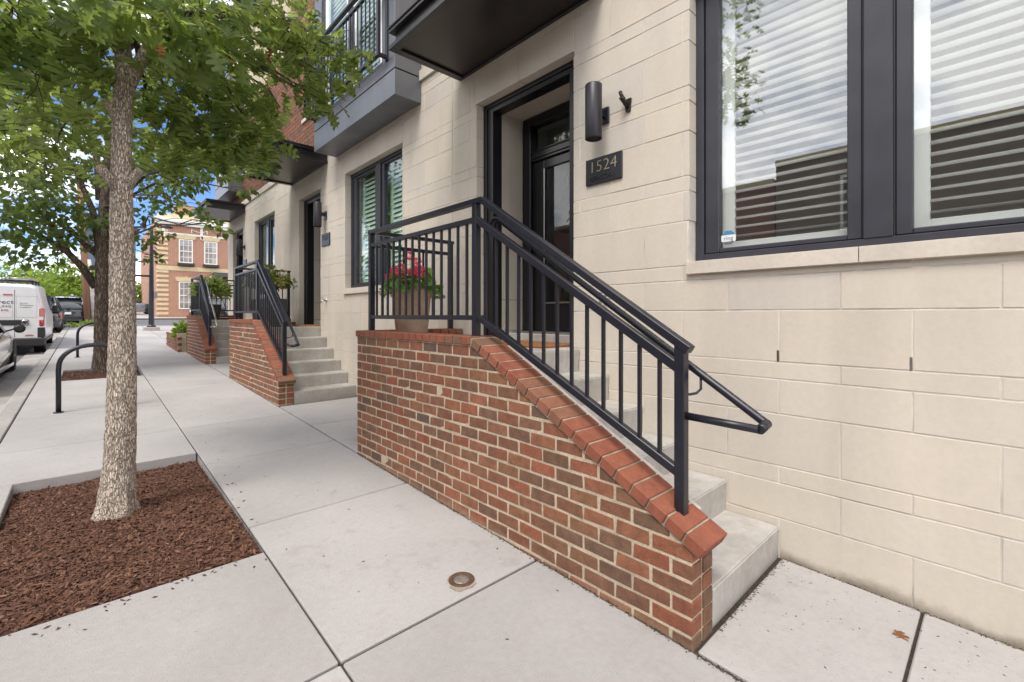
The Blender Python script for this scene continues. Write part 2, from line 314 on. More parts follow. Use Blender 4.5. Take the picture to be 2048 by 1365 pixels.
m_oppbrick = brickmat('brown brick', (.20, .145, .11), (.15, .105, .08), (.27, .23, .19)); m_oppred = brickmat('red brick', (.27, .08, .055), (.20, .07, .05), (.33, .27, .22))

def text_mesh(name, s, size, extrude, mat, parent, loc, rot, align='CENTER', thin=0.0, xs=1.0):
    c = bpy.data.curves.new(name, 'FONT'); c.body = s; c.offset = thin; c.size = size; c.extrude = extrude; c.align_x = align; c.align_y = 'CENTER'; c.resolution_u = 3
    t = bpy.data.objects.new('tmp', c); col.objects.link(t); dg = bpy.context.evaluated_depsgraph_get(); dg.update()
    me = bpy.data.meshes.new_from_object(t.evaluated_get(dg)); bpy.data.objects.remove(t)
    me.name = name; me.materials.clear(); me.materials.append(mat)
    me.transform(rot.to_4x4() @ Matrix.Diagonal((xs, 1, 1, 1)))
    return link(name, me, parent, loc)
ROT_F = Matrix(((0, 0, -1), (-1, 0, 0), (0, 1, 0)))      # reads on a wall that faces -X
ROT_Y = Matrix(((1, 0, 0), (0, 0, -1), (0, 1, 0)))       # reads on a wall that faces -Y

# ---------------------------------------------------------------- ground, street, pavement
def sheet(name, x0, x1, y0, y1, dz, mat, n=1, zf=None):
    b = MB(); ys = np.linspace(y0, y1, n + 1)
    for i in range(n):
        a, c = ys[i], ys[i + 1]; b.add([(x0, a, g(a) + dz), (x1, a, g(a) + dz), (x1, c, g(c) + dz), (x0, c, g(c) + dz)], [(0, 1, 2, 3)])
    return b.build(name, mat, fix=False)
gr = sheet('ground', -600, 600, -600, 1200, -.30, M('earth', (.10, .11, .06), .95, noise=(.2, .7, 1.2))); tag(gr, kind='structure')
tag(sheet('road', -8.2, -1.22, -60, 140, -.14, m_asph), kind='structure')
tag(sheet('cross_street', -1.2, 80, 29.5, 38.5, -.05, m_asph), kind='structure')
tag(sheet('far_pavement', -1.2, 80, 38.5, 60, .02, m_walk), kind='structure')
tag(sheet('opposite_pavement', -60, -8.2, -60, 140, -.01, m_walk), kind='structure')
bq = MB()
for xa_, xb_, dz_ in ((-.63, .765, -.09), (.765, 14, -.016)): bq.add([(xa_, -8, g(-8) + dz_), (xb_, -8, g(-8) + dz_), (xb_, 29.5, g(29.5) + dz_), (xa_, 29.5, g(29.5) + dz_)], [(0, 1, 2, 3)])
walk = bq.build('pavement', m_dirt, fix=False); tag(walk, kind='structure')
WL[walk.name] = Vector((0, 0, 0))
def slab(name, x0, x1, y0, y1, par, mat=m_walk, t=.11, dz=0, bev=.006, j=.005):
    x0 += j; x1 -= j; y0 += j + .003; y1 -= j + .003; b = MB(); dzr = dz + random.uniform(-.002, .002)
    b.hexa([(x0, y0, g(y0) + dzr - t), (x1, y0, g(y0) + dzr - t), (x1, y1, g(y1) + dzr - t), (x0, y1, g(y1) + dzr - t), (x0, y0, g(y0) + dzr), (x1, y0, g(y0) + dzr), (x1, y1, g(y1) + dzr), (x0, y1, g(y1) + dzr)])
    return b.build(name, mat, par, loc=((x0 + x1) / 2, (y0 + y1) / 2, g((y0 + y1) / 2)), bevel=bev)
PIT1 = (-.43, .755, 2.985, 5.29); PIT2 = (-.36, .70, 11.05, 12.62)
yb = [-4.2, -2.7, -1.17, .33, 1.865, 3.36, 4.87, 6.36, 7.88, 9.38, 10.9, 12.6, 14.1, 15.6, 17.1, 18.6, 20.1, 21.6, 23.1, 24.6, 26.1, 27.6, 29.4]
for a, c in zip(yb[:-1], yb[1:]): slab('pavement_slab', .765, 1.938, a, c, walk)
ya = [-4.2, -2.7, -1.17, .33, 1.865, PIT1[2]]
for a, c in zip(ya[:-1], ya[1:]): slab('pavement_slab', -.65, .765, a, c, walk)
slab('pavement_slab', -.65, PIT1[0], PIT1[2], PIT1[3], walk)
ya = [PIT1[3], 6.36, 7.88, 9.38, PIT2[2]]
for a, c in zip(ya[:-1], ya[1:]): slab('pavement_slab', -.65, .765, a, c, walk)
slab('pavement_slab', -.65, PIT2[0], PIT2[2], PIT2[3], walk)
ya = [PIT2[3], 14.1, 15.6, 17.1, 18.6, 20.1, 21.6, 23.1, 24.6, 26.1, 27.6, 29.4]
for a, c in zip(ya[:-1], ya[1:]): slab('pavement_slab', -.65, .765, a, c, walk)
yc = [-4.2, -2.7, -1.2, .27, .912]
for a, c in zip(yc[:-1], yc[1:]): slab('pavement_slab', 1.948, 3.07, a, c, walk, j=.004)
for a, c in ((4.36, 5.6), (5.6, 6.86), (10.02, 12.1), (15.1, 17.1), (17.1, 18.6), (18.6, 20.1), (20.1, 21.6), (21.6, 23.1), (23.1, 24.6), (24.6, 26.1), (26.1, 27.6), (27.6, 29.4)):
    slab('pavement_slab', 1.946, 3.085, a, c, walk)
for i in range(3): slab('pavement_slab', 3.1, 7.0, 16.1 + i * 4.4, 16.1 + (i + 1) * 4.4, walk)
# kerb and gutter, cast in lengths
kerb = thing('kerb', (-.75, 0, 0), kind='structure')
y = -9.0
while y < 29:
    L_ = 3.05; y1 = min(y + L_, 29.2); b = MB()
    pr = [(-1.24, -.30), (-.66, -.30), (-.66, .004), (-.80, .004), (-.83, -.012), (-.86, -.115), (-1.24, -.128)]
    b.add([(x, y + .003, g(y) + z) for x, z in pr] + [(x, y1 - .003, g(y1) + z) for x, z in pr],
          [tuple(range(6, -1, -1)), tuple(range(7, 14))] + [(i, (i + 1) % 7, 7 + (i + 1) % 7, 7 + i) for i in range(7)])
    b.build('kerb_stone', m_kerb, kerb, loc=(-.75, y, g(y)), bevel=.008); y = y1
# tree pits
def mulch(name, pit, drop, nchip, hump):
    x0, x1, y0, y1 = pit; b = MB(); nx, ny = 46, 80
    def hz(x, yy):
        u = (x - x0) / (x1 - x0); v = (yy - y0) / (y1 - y0)
        return g(yy) - .012 - drop * max(0, v) ** 1.3 + hump * 16 * u * (1 - u) * v * (1 - v) * .5 + .012 * mnoise.noise((x * 9, yy * 9, 0)) + .006 * mnoise.noise((x * 30, yy * 30, 3))
    vs = [(x0 + (x1 - x0) * i / nx, y0 + (y1 - y0) * k / ny, 0) for k in range(ny + 1) for i in range(nx + 1)]
    vs = [(x, yy, hz(x, yy)) for x, yy, _ in vs]
    b.add(vs, [(k * (nx + 1) + i, k * (nx + 1) + i + 1, (k + 1) * (nx + 1) + i + 1, (k + 1) * (nx + 1) + i) for k in range(ny) for i in range(nx)], 0, True)
    for _ in range(nchip):
        x = random.uniform(x0 + .01, x1 - .01); yy = random.uniform(y0 + .01, y1 - .01); L_ = random.uniform(.008, .025) * (1.8 if random.random() < .06 else 1); W = random.uniform(.003, .009); T = random.uniform(.002, .005)
        a = random.uniform(0, math.pi); tl = random.gauss(0, .35); dx = Vector((math.cos(a) * math.cos(tl), math.sin(a) * math.cos(tl), math.sin(tl)))
        dy = Vector((-math.sin(a), math.cos(a), random.gauss(0, .3))).normalized(); dn = dx.cross(dy).normalized()
        c = Vector((x, yy, hz(x, yy) + random.uniform(.001, .010))); k = random.uniform(.4, 1)
        b.add([c - dx * L_ - dy * W * k, c + dx * L_ - dy * W, c + dx * L_ * .8 + dy * W * k, c - dx * L_ + dy * W, c - dx * L_ * .9 + dn * T, c + dx * L_ * .85 + dn * T],
              [(0, 1, 5, 4), (1, 2, 5), (2, 3, 4, 5), (3, 0, 4)], 1)
    return tag(b.build(name, [m_mulch, m_chip], fix=False), kind='stuff')
mulch('mulch_bed', PIT1, .075, 15000, .09); mulch('mulch_bed', PIT2, .03, 1500, .05)

# dirt gathered in the joints along the walls
def litter(name, n, fn, mat, smin, smax):
    b = MB()
    for _ in range(n):
        x, yy, z = fn(); s = random.uniform(smin, smax); a = random.uniform(0, 6.28); d = Vector((math.cos(a), math.sin(a), random.uniform(-.1, .3))) * s; e = Vector((-math.sin(a), math.cos(a), 0)) * s * random.uniform(.2, .5)
        c = Vector((x, yy, z + s * .12)); b.add([c - d, c + e, c + d, c - e, c + Vector((0, 0, s * .3))], [(0, 1, 4), (1, 2, 4), (2, 3, 4), (3, 0, 4)])
    return tag(b.build(name, mat, fix=False), kind='stuff')
def f1():
    yy = random.uniform(.6, 4.3); return 1.936 - abs(random.gauss(0, .010)), yy, g(yy)
litter('joint_debris', 1500, f1, m_twig, .003, .009)
def f2():
    if random.random() < .5: return random.uniform(2.15, 3.06), .905 - abs(random.gauss(0, .012)), g(.9)
    yy = random.uniform(-1.2, .9); return 3.075 - abs(random.gauss(0, .012)), yy, g(yy)
litter('joint_debris', 1100, f2, m_twig, .003, .009)
def f3():
    if random.random() < .45: x = 3.05 - abs(random.gauss(0, .35)); yy = .88 - abs(random.gauss(0, .4))
    else: x = random.uniform(1.96, 3.05); yy = random.uniform(-.8, .88)
    return max(x, 1.96), yy, g(yy)
litter('blown_litter', 170, f3, m_twig, .003, .010)
def f4():
    yy = random.uniform(1.5, 8); return random.uniform(.8, 1.9), yy, g(yy)
litter('blown_litter', 40, f4, m_twig, .004, .013)
def f7():
    s_ = random.choice((0, 1, 1)); e = abs(random.gauss(0, .09))
    if s_: x = random.uniform(-.4, .75); yy = 2.98 - e
    else: yy = random.uniform(3.0, 5.2); x = .765 + e
    return x, yy, g(yy)
litter('spilled_mulch', 55, f7, m_chip, .006, .018)
def f6():
    yy = random.uniform(-.5, .9); return random.choice((3.06 - random.random() * .1, random.uniform(2.2, 3.05))), yy, g(yy)
litter('fallen_petals', 10, f6, m_redpet, .006, .012)
def leaf_on_ground(x, yy, s, rot, label, mat=m_leafb):
    v, f = OAK; b = MB(); M_ = Matrix.Rotation(rot, 3, 'Z'); b.add([M_ @ Vector((p[0] * s, p[1] * s, p[2] * s * .8 + .008)) + Vector((x, yy, g(yy))) for p in v], f)
    o = b.build('fallen_leaf', mat, loc=(x, yy, g(yy)), fix=False); tag(o, label, 'leaf')
# lobed oak leaf: tip at +Y, folded along the rib
LEAFXY = (2.79, .33)
_h = [(0, 0), (.03, .10), (.22, .16), (.30, .26), (.12, .30), (.10, .38), (.36, .44), (.44, .60), (.15, .58), (.12, .66), (.28, .74), (.30, .86), (.10, .82), (0, 1)]
def mk_leaf(h, fold=.18, droop=.25):
    v = []; f = []; n = len(h)
    for y_ in [p[1] for p in h]: v.append((0, y_, -droop * y_ * y_))
    for sgn in (1, -1):
        b0 = len(v)
        for x_, y_ in h[1:-1]: v.append((sgn * x_, y_, abs(x_) * fold - droop * y_ * y_))
        for i in range(1, n - 2):
            q = (i, b0 + i - 1, b0 + i, i + 1); f.append(q if sgn > 0 else q[::-1])
        q = (0, b0, 1); f.append(q if sgn > 0 else q[::-1]); q = (n - 2, b0 + n - 3, n - 1); f.append(q if sgn > 0 else q[::-1])
    return v, f
OAK = mk_leaf(_h)
BROAD = mk_leaf([(0, 0), (.28, .18), (.36, .45), (.22, .75), (0, 1)], .2, .3)
leaf_on_ground(*LEAFXY, .075, 1.9, 'small curled brown leaf on the pale slab beside the joint under the wide window')
# ground drain cover and its rust ring
dl = thing('ground_drain', (1.477, 1.99, g(1.99)), 'round rusty cleanout cover set in the pavement slab beside the brick wall', 'drain cover')
rs_ = [.072 + .022 * mnoise.noise((math.cos(R(i * 9)) * 2, math.sin(R(i * 9)) * 2, 5)) + (.02 if 20 < i < 34 else 0) for i in range(40)]
MB().prism([(1.477 + rs_[i] * math.cos(R(i * 9)), 1.99 + rs_[i] * math.sin(R(i * 9))) for i in range(40)], g(1.99) - .03, g(1.99) + .0035, axis='Z').build('stain', m_rusts, dl)
MB().lathe((1.477, 1.99, g(1.99) - .02), [(.070, .0), (.070, .026), (.066, .029), (.05, .030), (.044, .026), (.044, 0)], 40).build('rim', m_rust, dl)
MB().lathe((1.477, 1.99, g(1.99) - .02), [(.044, 0), (.044, .0255), (.03, .0275), (.012, .028)], 32).build('cover', M('worn steel cover', (.30, .26, .22), .5, metal=.4, noise=(60, .6, 1.2)), dl)

# ---------------------------------------------------------------- stoops: brick cheek wall, steps, railing
def brick_mesh(L_, H, D, var, mat):
    b = MB(); j = lambda: random.uniform(-.0024, .0024)
    p = [(x, y, z) for z in (-H / 2, H / 2) for x, y in ((-D / 2, -L_ / 2), (D / 2, -L_ / 2), (D / 2, L_ / 2), (-D / 2, L_ / 2))]
    b.hexa([(x + j(), y + j() * 1.5, z + j() * 1.3) for x, y, z in p]); return b.mesh('brick', mat, bevel=.004)
BR = [brick_mesh(.189, .0688, .092, i, m_brick) for i in range(14)]; BH = [brick_mesh(.089, .0688, .092, i, m_brick) for i in range(8)]
def clip_poly(poly, a, b, c):           # keep a*y+b*z<=c
    out = []
    for i in range(len(poly)):
        p, q = poly[i], poly[(i + 1) % len(poly)]; dp = a * p[0] + b * p[1] - c; dq = a * q[0] + b * q[1] - c
        if dp <= 0: out.append(p)
        if dp * dq < 0: t = dp / (dp - dq); out.append((p[0] + (q[0] - p[0]) * t, p[1] + (q[1] - p[1]) * t))
    return out
def area(p): return abs(sum(p[i][0] * p[(i + 1) % len(p)][1] - p[(i + 1) % len(p)][0] * p[i][1] for i in range(len(p)))) / 2
def cheek_wall(X0, Y0, Yb, Y1, zb, zl, zc, label, each, name='brick_wall', group='brick stoop walls'):
    """front face X0; flat under-cap height zb from Yb to Y1, falling to zl at Y0; bed joints at zc+.081k"""
    T = .20; t = thing(name, (X0 + .1, (Y0 + Y1) / 2, g((Y0 + Y1) / 2)), label, 'brick wall', group)
    sl_ = (zb - zl) / (Yb - Y0); nrm = math.hypot(sl_, 1)
    core = [(Y0 + .006, g(Y0) - .1), (Y1 - .006, g(Y1) - .1), (Y1 - .006, zb - .002), (Yb, zb - .002), (Y0 + .006, zl - .002)]
    MB().prism(core, X0 + .003, X0 + T - .003).build('mortar_core', m_mort, t)
    def cut(poly):
        poly = clip_poly(poly, -sl_, 1, zl - sl_ * Y0 - .009); poly = clip_poly(poly, 0, 1, zb - .006) if poly else poly
        return poly
    stuff = MB(); k0 = int(math.floor((g(Y0) - .08 - zc) / .081)); k = k0; cnt = 0
    while zc + k * .081 < zb:
        z0 = zc + k * .081 + .0061; z1 = z0 + .0688
        ye = Y1 if k % 2 else Y1 - .1
        ys = [Y1] if k % 2 else [Y1, Y1 - .1]
        while ys[-1] > Y0 + .001: ys.append(max(ys[-1] - .2005, Y0))
        if len(ys) > 2 and ys[-2] - ys[-1] < .045: ys.pop(-2)
        for hi, lo in zip(ys[:-1], ys[1:]):
            a, c = lo + (.0058 if lo > Y0 + .001 else 0), hi - (.0058 if hi < Y1 - .001 else 0)
            if c - a < .02: continue
            if max(g(a), g(c)) > z1 + .005: continue
            for wy, xc in ((0, X0 + .046), (1, X0 + T - .046)):
                poly = cut([(a, z0), (c, z0), (c, z1), (a, z1)])
                if len(poly) < 3 or area(poly) < .0006: continue
                full = abs(area(poly) - (c - a) * .0688) < 1e-5
                dx = random.uniform(-.0018, .0018)
                if wy == 0 and each:
                    cy, cz = (a + c) / 2, (z0 + z1) / 2; cnt += 1
                    if full and abs((c - a) - .189) < .005: link('brick', random.choice(BR), t, (xc + dx, cy, cz))
                    elif full and abs((c - a) - .089) < .007: link('brick', random.choice(BH), t, (xc + dx, cy, cz))
                    else: MB().prism(poly, xc - .046 + dx, xc + .046 + dx).build('brick', m_brick, t, loc=(xc, cy, cz), bevel=.004)
                else: stuff.prism(poly, xc - .046 + dx, xc + .046 + dx)
        k += 1
    o = stuff.build('brick', m_brick, t, bevel=.003 if not each else 0); o['kind'] = 'stuff'
    # cap: rowlock bricks laid across the wall, along the slope and then level
    xa, xb = X0 - .014, X0 + T + .016; hcap = .057
    def capbrick(c, d, n, lw):
        d = Vector((0, d[0], d[1])); n = Vector((0, n[0], n[1])); c = Vector((0, c[0], c[1])); b = MB(); ps = []
        for xx in (xa + random.uniform(-.002, .002), xb):
            for i, j_ in ((-1, 0), (1, 0), (1, 1), (-1, 1)): ps.append(Vector((xx, 0, 0)) + c + d * (i * lw / 2) + n * (j_ * (hcap + random.uniform(-.0015, .0015))))
        b.hexa(ps); b.build('cap_brick', m_cap, t, loc=(X0 + .1, c.y, c.z), bevel=.004)
    dv = (1 / nrm, sl_ / nrm); nv = (-sl_ / nrm, 1 / nrm)
    Ls = math.hypot(Yb - Y0, zb - zl) + .05; n = max(3, round(Ls / .104)); st = Ls / n
    for i in range(n):
        s = -.05 + (i + .5) * st; capbrick((Y0 + dv[0] * s, zl + dv[1] * s + .004), dv, nv, st - .010)
    Yf = Yb + hcap * sl_ / nrm * .2; n = round((Y1 - Yb) / .1); st = (Y1 + .008 - Yb) / n
    for i in range(n): capbrick((Yb + .004 + (i + .5) * st, zb + .004), (1, 0), (0, 1), st - .010)
    mb = MB(); e = .010
    mb.prism([(Y0 - .03, zl - sl_ * .03 - .004), (Yb, zb - .004), (Y1 + .002, zb - .004), (Y1 + .002, zb + hcap - .006), (Yb - .022, zb + hcap - .004), (Y0 - .03 + nv[0] * (hcap - .004), zl - sl_ * .03 + nv[1] * (hcap - .004))], xa + e, xb - e)
    mb.build('cap_mortar', m_mort2, t)
    # end return wall across the landing
    b = MB(); b.box(X0 + T, 3.085, Y1 - T, Y1, g(Y1) - .1, zb); b.build('return_wall', m_brick, t, loc=None)
    x = X0 + T + .02
    while x < 3.0:
        w_ = min(.094, 3.08 - x); q = MB(); q.box(x, x + w_, Y1 - T - .012, Y1 + .012, zb + .004, zb + .061); q.build('cap_brick', m_cap, t, loc=(x, Y1 - .1, zb), bevel=.004); x += .104
    return t
def steps(X0, X1, noses, zs, Yend, label, z0):
    t = thing('concrete_steps', ((X0 + X1) / 2, noses[0], z0), label, 'steps', 'stoop steps')
    for i, (yn, z) in enumerate(zip(noses, zs)):
        zb = z0 - .1 if i == 0 else zs[i - 1] - .02
        y2 = noses[i + 1] + .05 if i + 1 < len(noses) else Yend
        b = MB(); pr = [(yn + .012, zb), (y2, zb), (y2, z - .001 * (i + 1 < len(noses))), (yn + .008, z), (yn, z - .008)]
        b.prism(pr, X0, X1); b.build('landing' if i + 1 == len(noses) else 'step', m_step, t, loc=((X0 + X1) / 2, yn, z), bevel=.010, seg=2)
    return t
def railing(X, P1y, P2y, P3y, zcap, zlow, dzr, label, xret=2.98, loop=.36, shiny=False):
    """level part from P1y (far) to P2y, sloping part down to P3y; zcap = wall cap top, zlow = cap top at P3"""
    t = thing('stair_railing', (X, P2y, zcap), label, 'railing', 'black steel stoop railings'); w_ = .05
    zt, z2, zb = zcap + .985, zcap + .855, zcap + .115
    zt3, z23, zb3 = zlow + .795, zlow + .66, zlow + .19
    def post(y, z0, z1, x=X, s=.05): MB().box(x - s / 2, x + s / 2, y - s / 2, y + s / 2, z0, z1).build('post', m_black, t, loc=(x, y, z0), bevel=.004)
    post(P1y, zcap - .005, zt - .035); post(P2y, zcap - .005, zt - .035); post(P3y, zlow - .03, zt3 - .02)
    def rail(name, a, b, w__, h): MB().bar(a, b, w__, h).build(name, m_black, t, loc=a, bevel=.003)
    Yt = P2y - .075
    rail('top_rail', (X, P1y + .03, zt - .018), (X, Yt, zt - .018), .058, .036); rail('top_rail', (X, Yt + .008, zt - .016), (X, P3y - .045, zt3 - .014 - .045 * .62), .058, .040)
    rail('middle_rail', (X, P1y, z2 - .018), (X, P2y - .02, z2 - .018), .042, .036); rail('middle_rail', (X, P2y - .01, z2 - .016), (X, P3y, z23), .042, .046)
    rail('bottom_rail', (X, P1y, zb + .018), (X, Yt + .02, zb + .018), .042, .036); rail('bottom_rail', (X, Yt + .03, zb + .018), (X, P3y, zb3 - .02), .042, .042)
    n = round((P1y - P2y) / .112)
    def bal(y, z0, z1, x=X): MB().box(x - .0085, x + .0085, y - .0085, y + .0085, z0, z1).build('baluster', m_black, t, loc=(x, y, z0))
    for i in range(1, n): bal(P1y + (P2y - P1y) * i / n, zb + .03, z2 - .03)
    n = round((Yt - P3y) / .112)
    for i in range(0, n):
        y = Yt - .035 + (P3y - Yt + .035) * i / n; f = (y - Yt) / (P3y - Yt); f2 = (y - P2y) / (P3y - P2y)
        bal(y, zb + .018 + (zb3 - zb - .038) * f, z2 - .016 + (z23 - z2 + .016) * f2)
    # return rail to the house wall
    post(P1y, zcap - .005, zt - .02, xret)
    rail('top_rail', (X - .02, P1y, zt - .019), (xret + .035, P1y, zt - .019), .056, .034); rail('middle_rail', (X, P1y, z2 - .018), (xret, P1y, z2 - .018), .04, .034); rail('bottom_rail', (X, P1y, zb + .018), (xret, P1y, zb + .018), .04, .034)
    n = round((xret - X) / .115)
    for i in range(1, n): bal(P1y, zb + .03, z2 - .03, X + (xret - X) * i / n)
    # round handrail on the stair side, ending in a returned loop
    hx = X + .095; sl_ = (zt - zt3) / (Yt - P3y); ha = zt - .125
    pts = [(hx, P2y - .06, ha - .06), (hx, P2y - .09, ha - .018), (hx, P2y - .13, ha - .025)]
    ye = P3y - loop; ze = ha - .02 - sl_ * (P2y - .1 - ye); pts += [(hx, ye, ze)]
    hr = MB().tube(pts, .019, 12, cap=False)
    hr.tube([(hx, ye - .004, ze + .0), (X + .01, ye - .004, ze - .012)], .0205, 12)
    hr.tube([(X + .01, ye, ze - .012), (X + .01, P3y - .02, ze - .005)], .018, 12)
    hr.build('handrail', m_zinc if shiny else m_black, t, loc=pts[0], fix=False)
    for yb_ in (P2y - .12, P3y - .05):
        zb_ = ha - .02 - sl_ * (P2y - .1 - yb_)
        MB().tube([(hx, yb_, zb_ - .015), (hx, yb_, zb_ - .07), (hx - .015, yb_ + (.0 if yb_ > P3y + .1 else .015), zb_ - .09), (hx - .04, yb_ + (.0 if yb_ > P3y + .1 else .03), zb_ - .094), (X + .018, yb_ + (.0 if yb_ > P3y + .1 else .046), zb_ - .095)], .0065, 8).build('handrail_bracket', m_black, t, loc=(hx, yb_, zb_), fix=False)
    return t
# nearest stoop
cheek_wall(1.942, .924, 2.50, 4.335, 1.290, .462, .157, 'nearest sloping red brick stoop wall with pale mortar beside the pavement', True)
steps(2.150, 3.088, [.925, 1.235, 1.545, 1.855, 2.162, 2.467], [.212, .415, .615, .815, 1.018, 1.216], 4.13, 'nearest flight of pale concrete steps behind the sloping brick wall', g(.9))
railing(2.04, 4.225, 2.572, 1.025, 1.350, .585, 0, 'nearest black steel railing on top of the brick wall, ahead of the flower pot', loop=.335)
MB().prism([(1.0, .555), (2.38, 1.285), (2.38, 1.262), (1.0, .52)], 2.160, 2.20).build('sloped_kerb', m_step, [o for o in bpy.data.objects if o.name == 'concrete_steps'][0])
# second stoop
cheek_wall(1.955, 6.93, 8.30, 10.0, 1.365, .545, .232, 'middle brick stoop wall, between the nearest stoop and the farthest one', True)
steps(2.163, 3.088, [6.93, 7.24, 7.54, 7.84, 8.14, 8.44], [.40, .577, .755, .935, 1.115, 1.295], 9.8, 'middle flight of concrete steps beyond the nearest brick wall', g(6.9))
railing(2.05, 9.9, 8.38, 6.99, 1.425, .64, 0, 'middle black steel railing with the bronze leaved shrub behind it', loop=.30)
# third stoop
cheek_wall(1.90, 12.1, 13.3, 14.7, 1.435, .72, .40, 'farthest dark red brick stoop wall with a grassy plant beside it', False)
steps(2.108, 3.088, [12.1, 12.4, 12.7, 13.0, 13.3, 13.6], [.555, .72, .885, 1.05, 1.215, 1.38], 14.5, 'farthest flight of weathered grey concrete steps', g(12))
railing(2.0, 14.6, 13.35, 12.16, 1.495, .80, 0, 'farthest black steel railing with a shiny handrail, in front of the brick building', loop=.28, shiny=True)

# ---------------------------------------------------------------- the stone row houses
XF = 3.092
def rsub(r, holes):
    rs = [r]
    for h in holes:
        out = []
        for a, b, c, d in rs:
            if h[1] <= a or h[0] >= b or h[3] <= c or h[2] >= d: out.append((a, b, c, d)); continue
            y0, y1 = max(a, h[0]), min(b, h[1])
            if a < y0: out.append((a, y0, c, d))
            if y1 < b: out.append((y1, b, c, d))
            if c < h[2]: out.append((y0, y1, c, h[2]))
            if h[3] < d: out.append((y0, y1, h[3], d))
        rs = out
    return rs
BLK = {}
def block(house, y0, y1, z0, z1, mat=m_stone, name='stone_block', x0=XF, dep=.105, e=(1, 1, 1, 1), jt=.0040, bev=.002):
    a, b, c, d = y0 + jt * e[0], y1 - jt * e[1], z0 + jt * e[2], z1 - jt * e[3]
    if b - a < .012 or d - c < .012: return
    k = (round(b - a, 3), round(d - c, 3), round(dep, 3), mat.name)
    if k not in BLK:
        q = MB(); q.box(0, dep, -(b - a) / 2, (b - a) / 2, -(d - c) / 2, (d - c) / 2); BLK[k] = q.mesh(name, mat, bevel=bev)
    return link(name, BLK[k], house, (x0 + random.uniform(-.0012, .0012), (a + b) / 2, (c + d) / 2))
rows = []; z = .26 - .635; i = 0
while z < 4.5:
    h = (.2125, .1055, .3175)[i % 3]; rows.append((z, z + h, i)); z += h; i += 1
def facade(house, Y0, Y1, zlo, ztop, holes, lint, sills, vjoint):
    allh = holes + [(l[0], l[1], l[2], l[3]) for l in lint] + [(s[0], s[1], s[2], s[3]) for s in sills]
    for z0, z1, i in rows:
        z1 = min(z1, ztop)
        if z1 < zlo or z0 >= ztop - .02: continue
        off = .31 * ((i + 1) % 2); y = math.floor((Y0 - off) / .617) * .617 + off
        ys = [Y0]
        while y < Y1 - .02:
            if y > Y0 + .05:
                ys.append(y)
                if Y0 > 2 and random.random() < .25: ys.append(y + random.choice((.2, .3, .41)))
            y += .617
        ys = [a for a in ys if a < Y1 - .06] + [Y1]
        for a, b in zip(ys[:-1], ys[1:]):
            for r in rsub((a, b, z0, z1), allh):
                e = tuple(0 if any(abs(r[q] - h[q2]) < 1e-6 for h in holes for q2 in ((1,), (0,), (3,), (2,))[q]) else 1 for q in range(4))
                block(house, *r, e=e)
    b = MB(); hh = [(h[0] - .006, h[1] + .006, h[2] - .006, h[3] + .006) for h in holes]
    for r in rsub((Y0, Y1, zlo - .3, ztop), hh): b.box(XF + .0028, XF + .30, r[0], r[1], r[2], r[3])
    b.build('mortar_backing', m_sjoint, house)
    for l in lint:
        m = (l[0] + l[1]) / 2
        for a, c in ((l[0], m), (m, l[1])): block(house, a, c, l[2], l[3], name='lintel_stone', e=(1, 1, 0, 1), x0=XF - .002)
    for s in sills:
        n = max(1, round((s[1] - s[0]) / .95)); st = (s[1] - s[0]) / n
        for q in range(n): block(house, s[0] + q * st, s[0] + (q + 1) * st, s[2], s[3], mat=m_trim, name='sill_stone', x0=XF - .035, dep=.16, jt=.002)
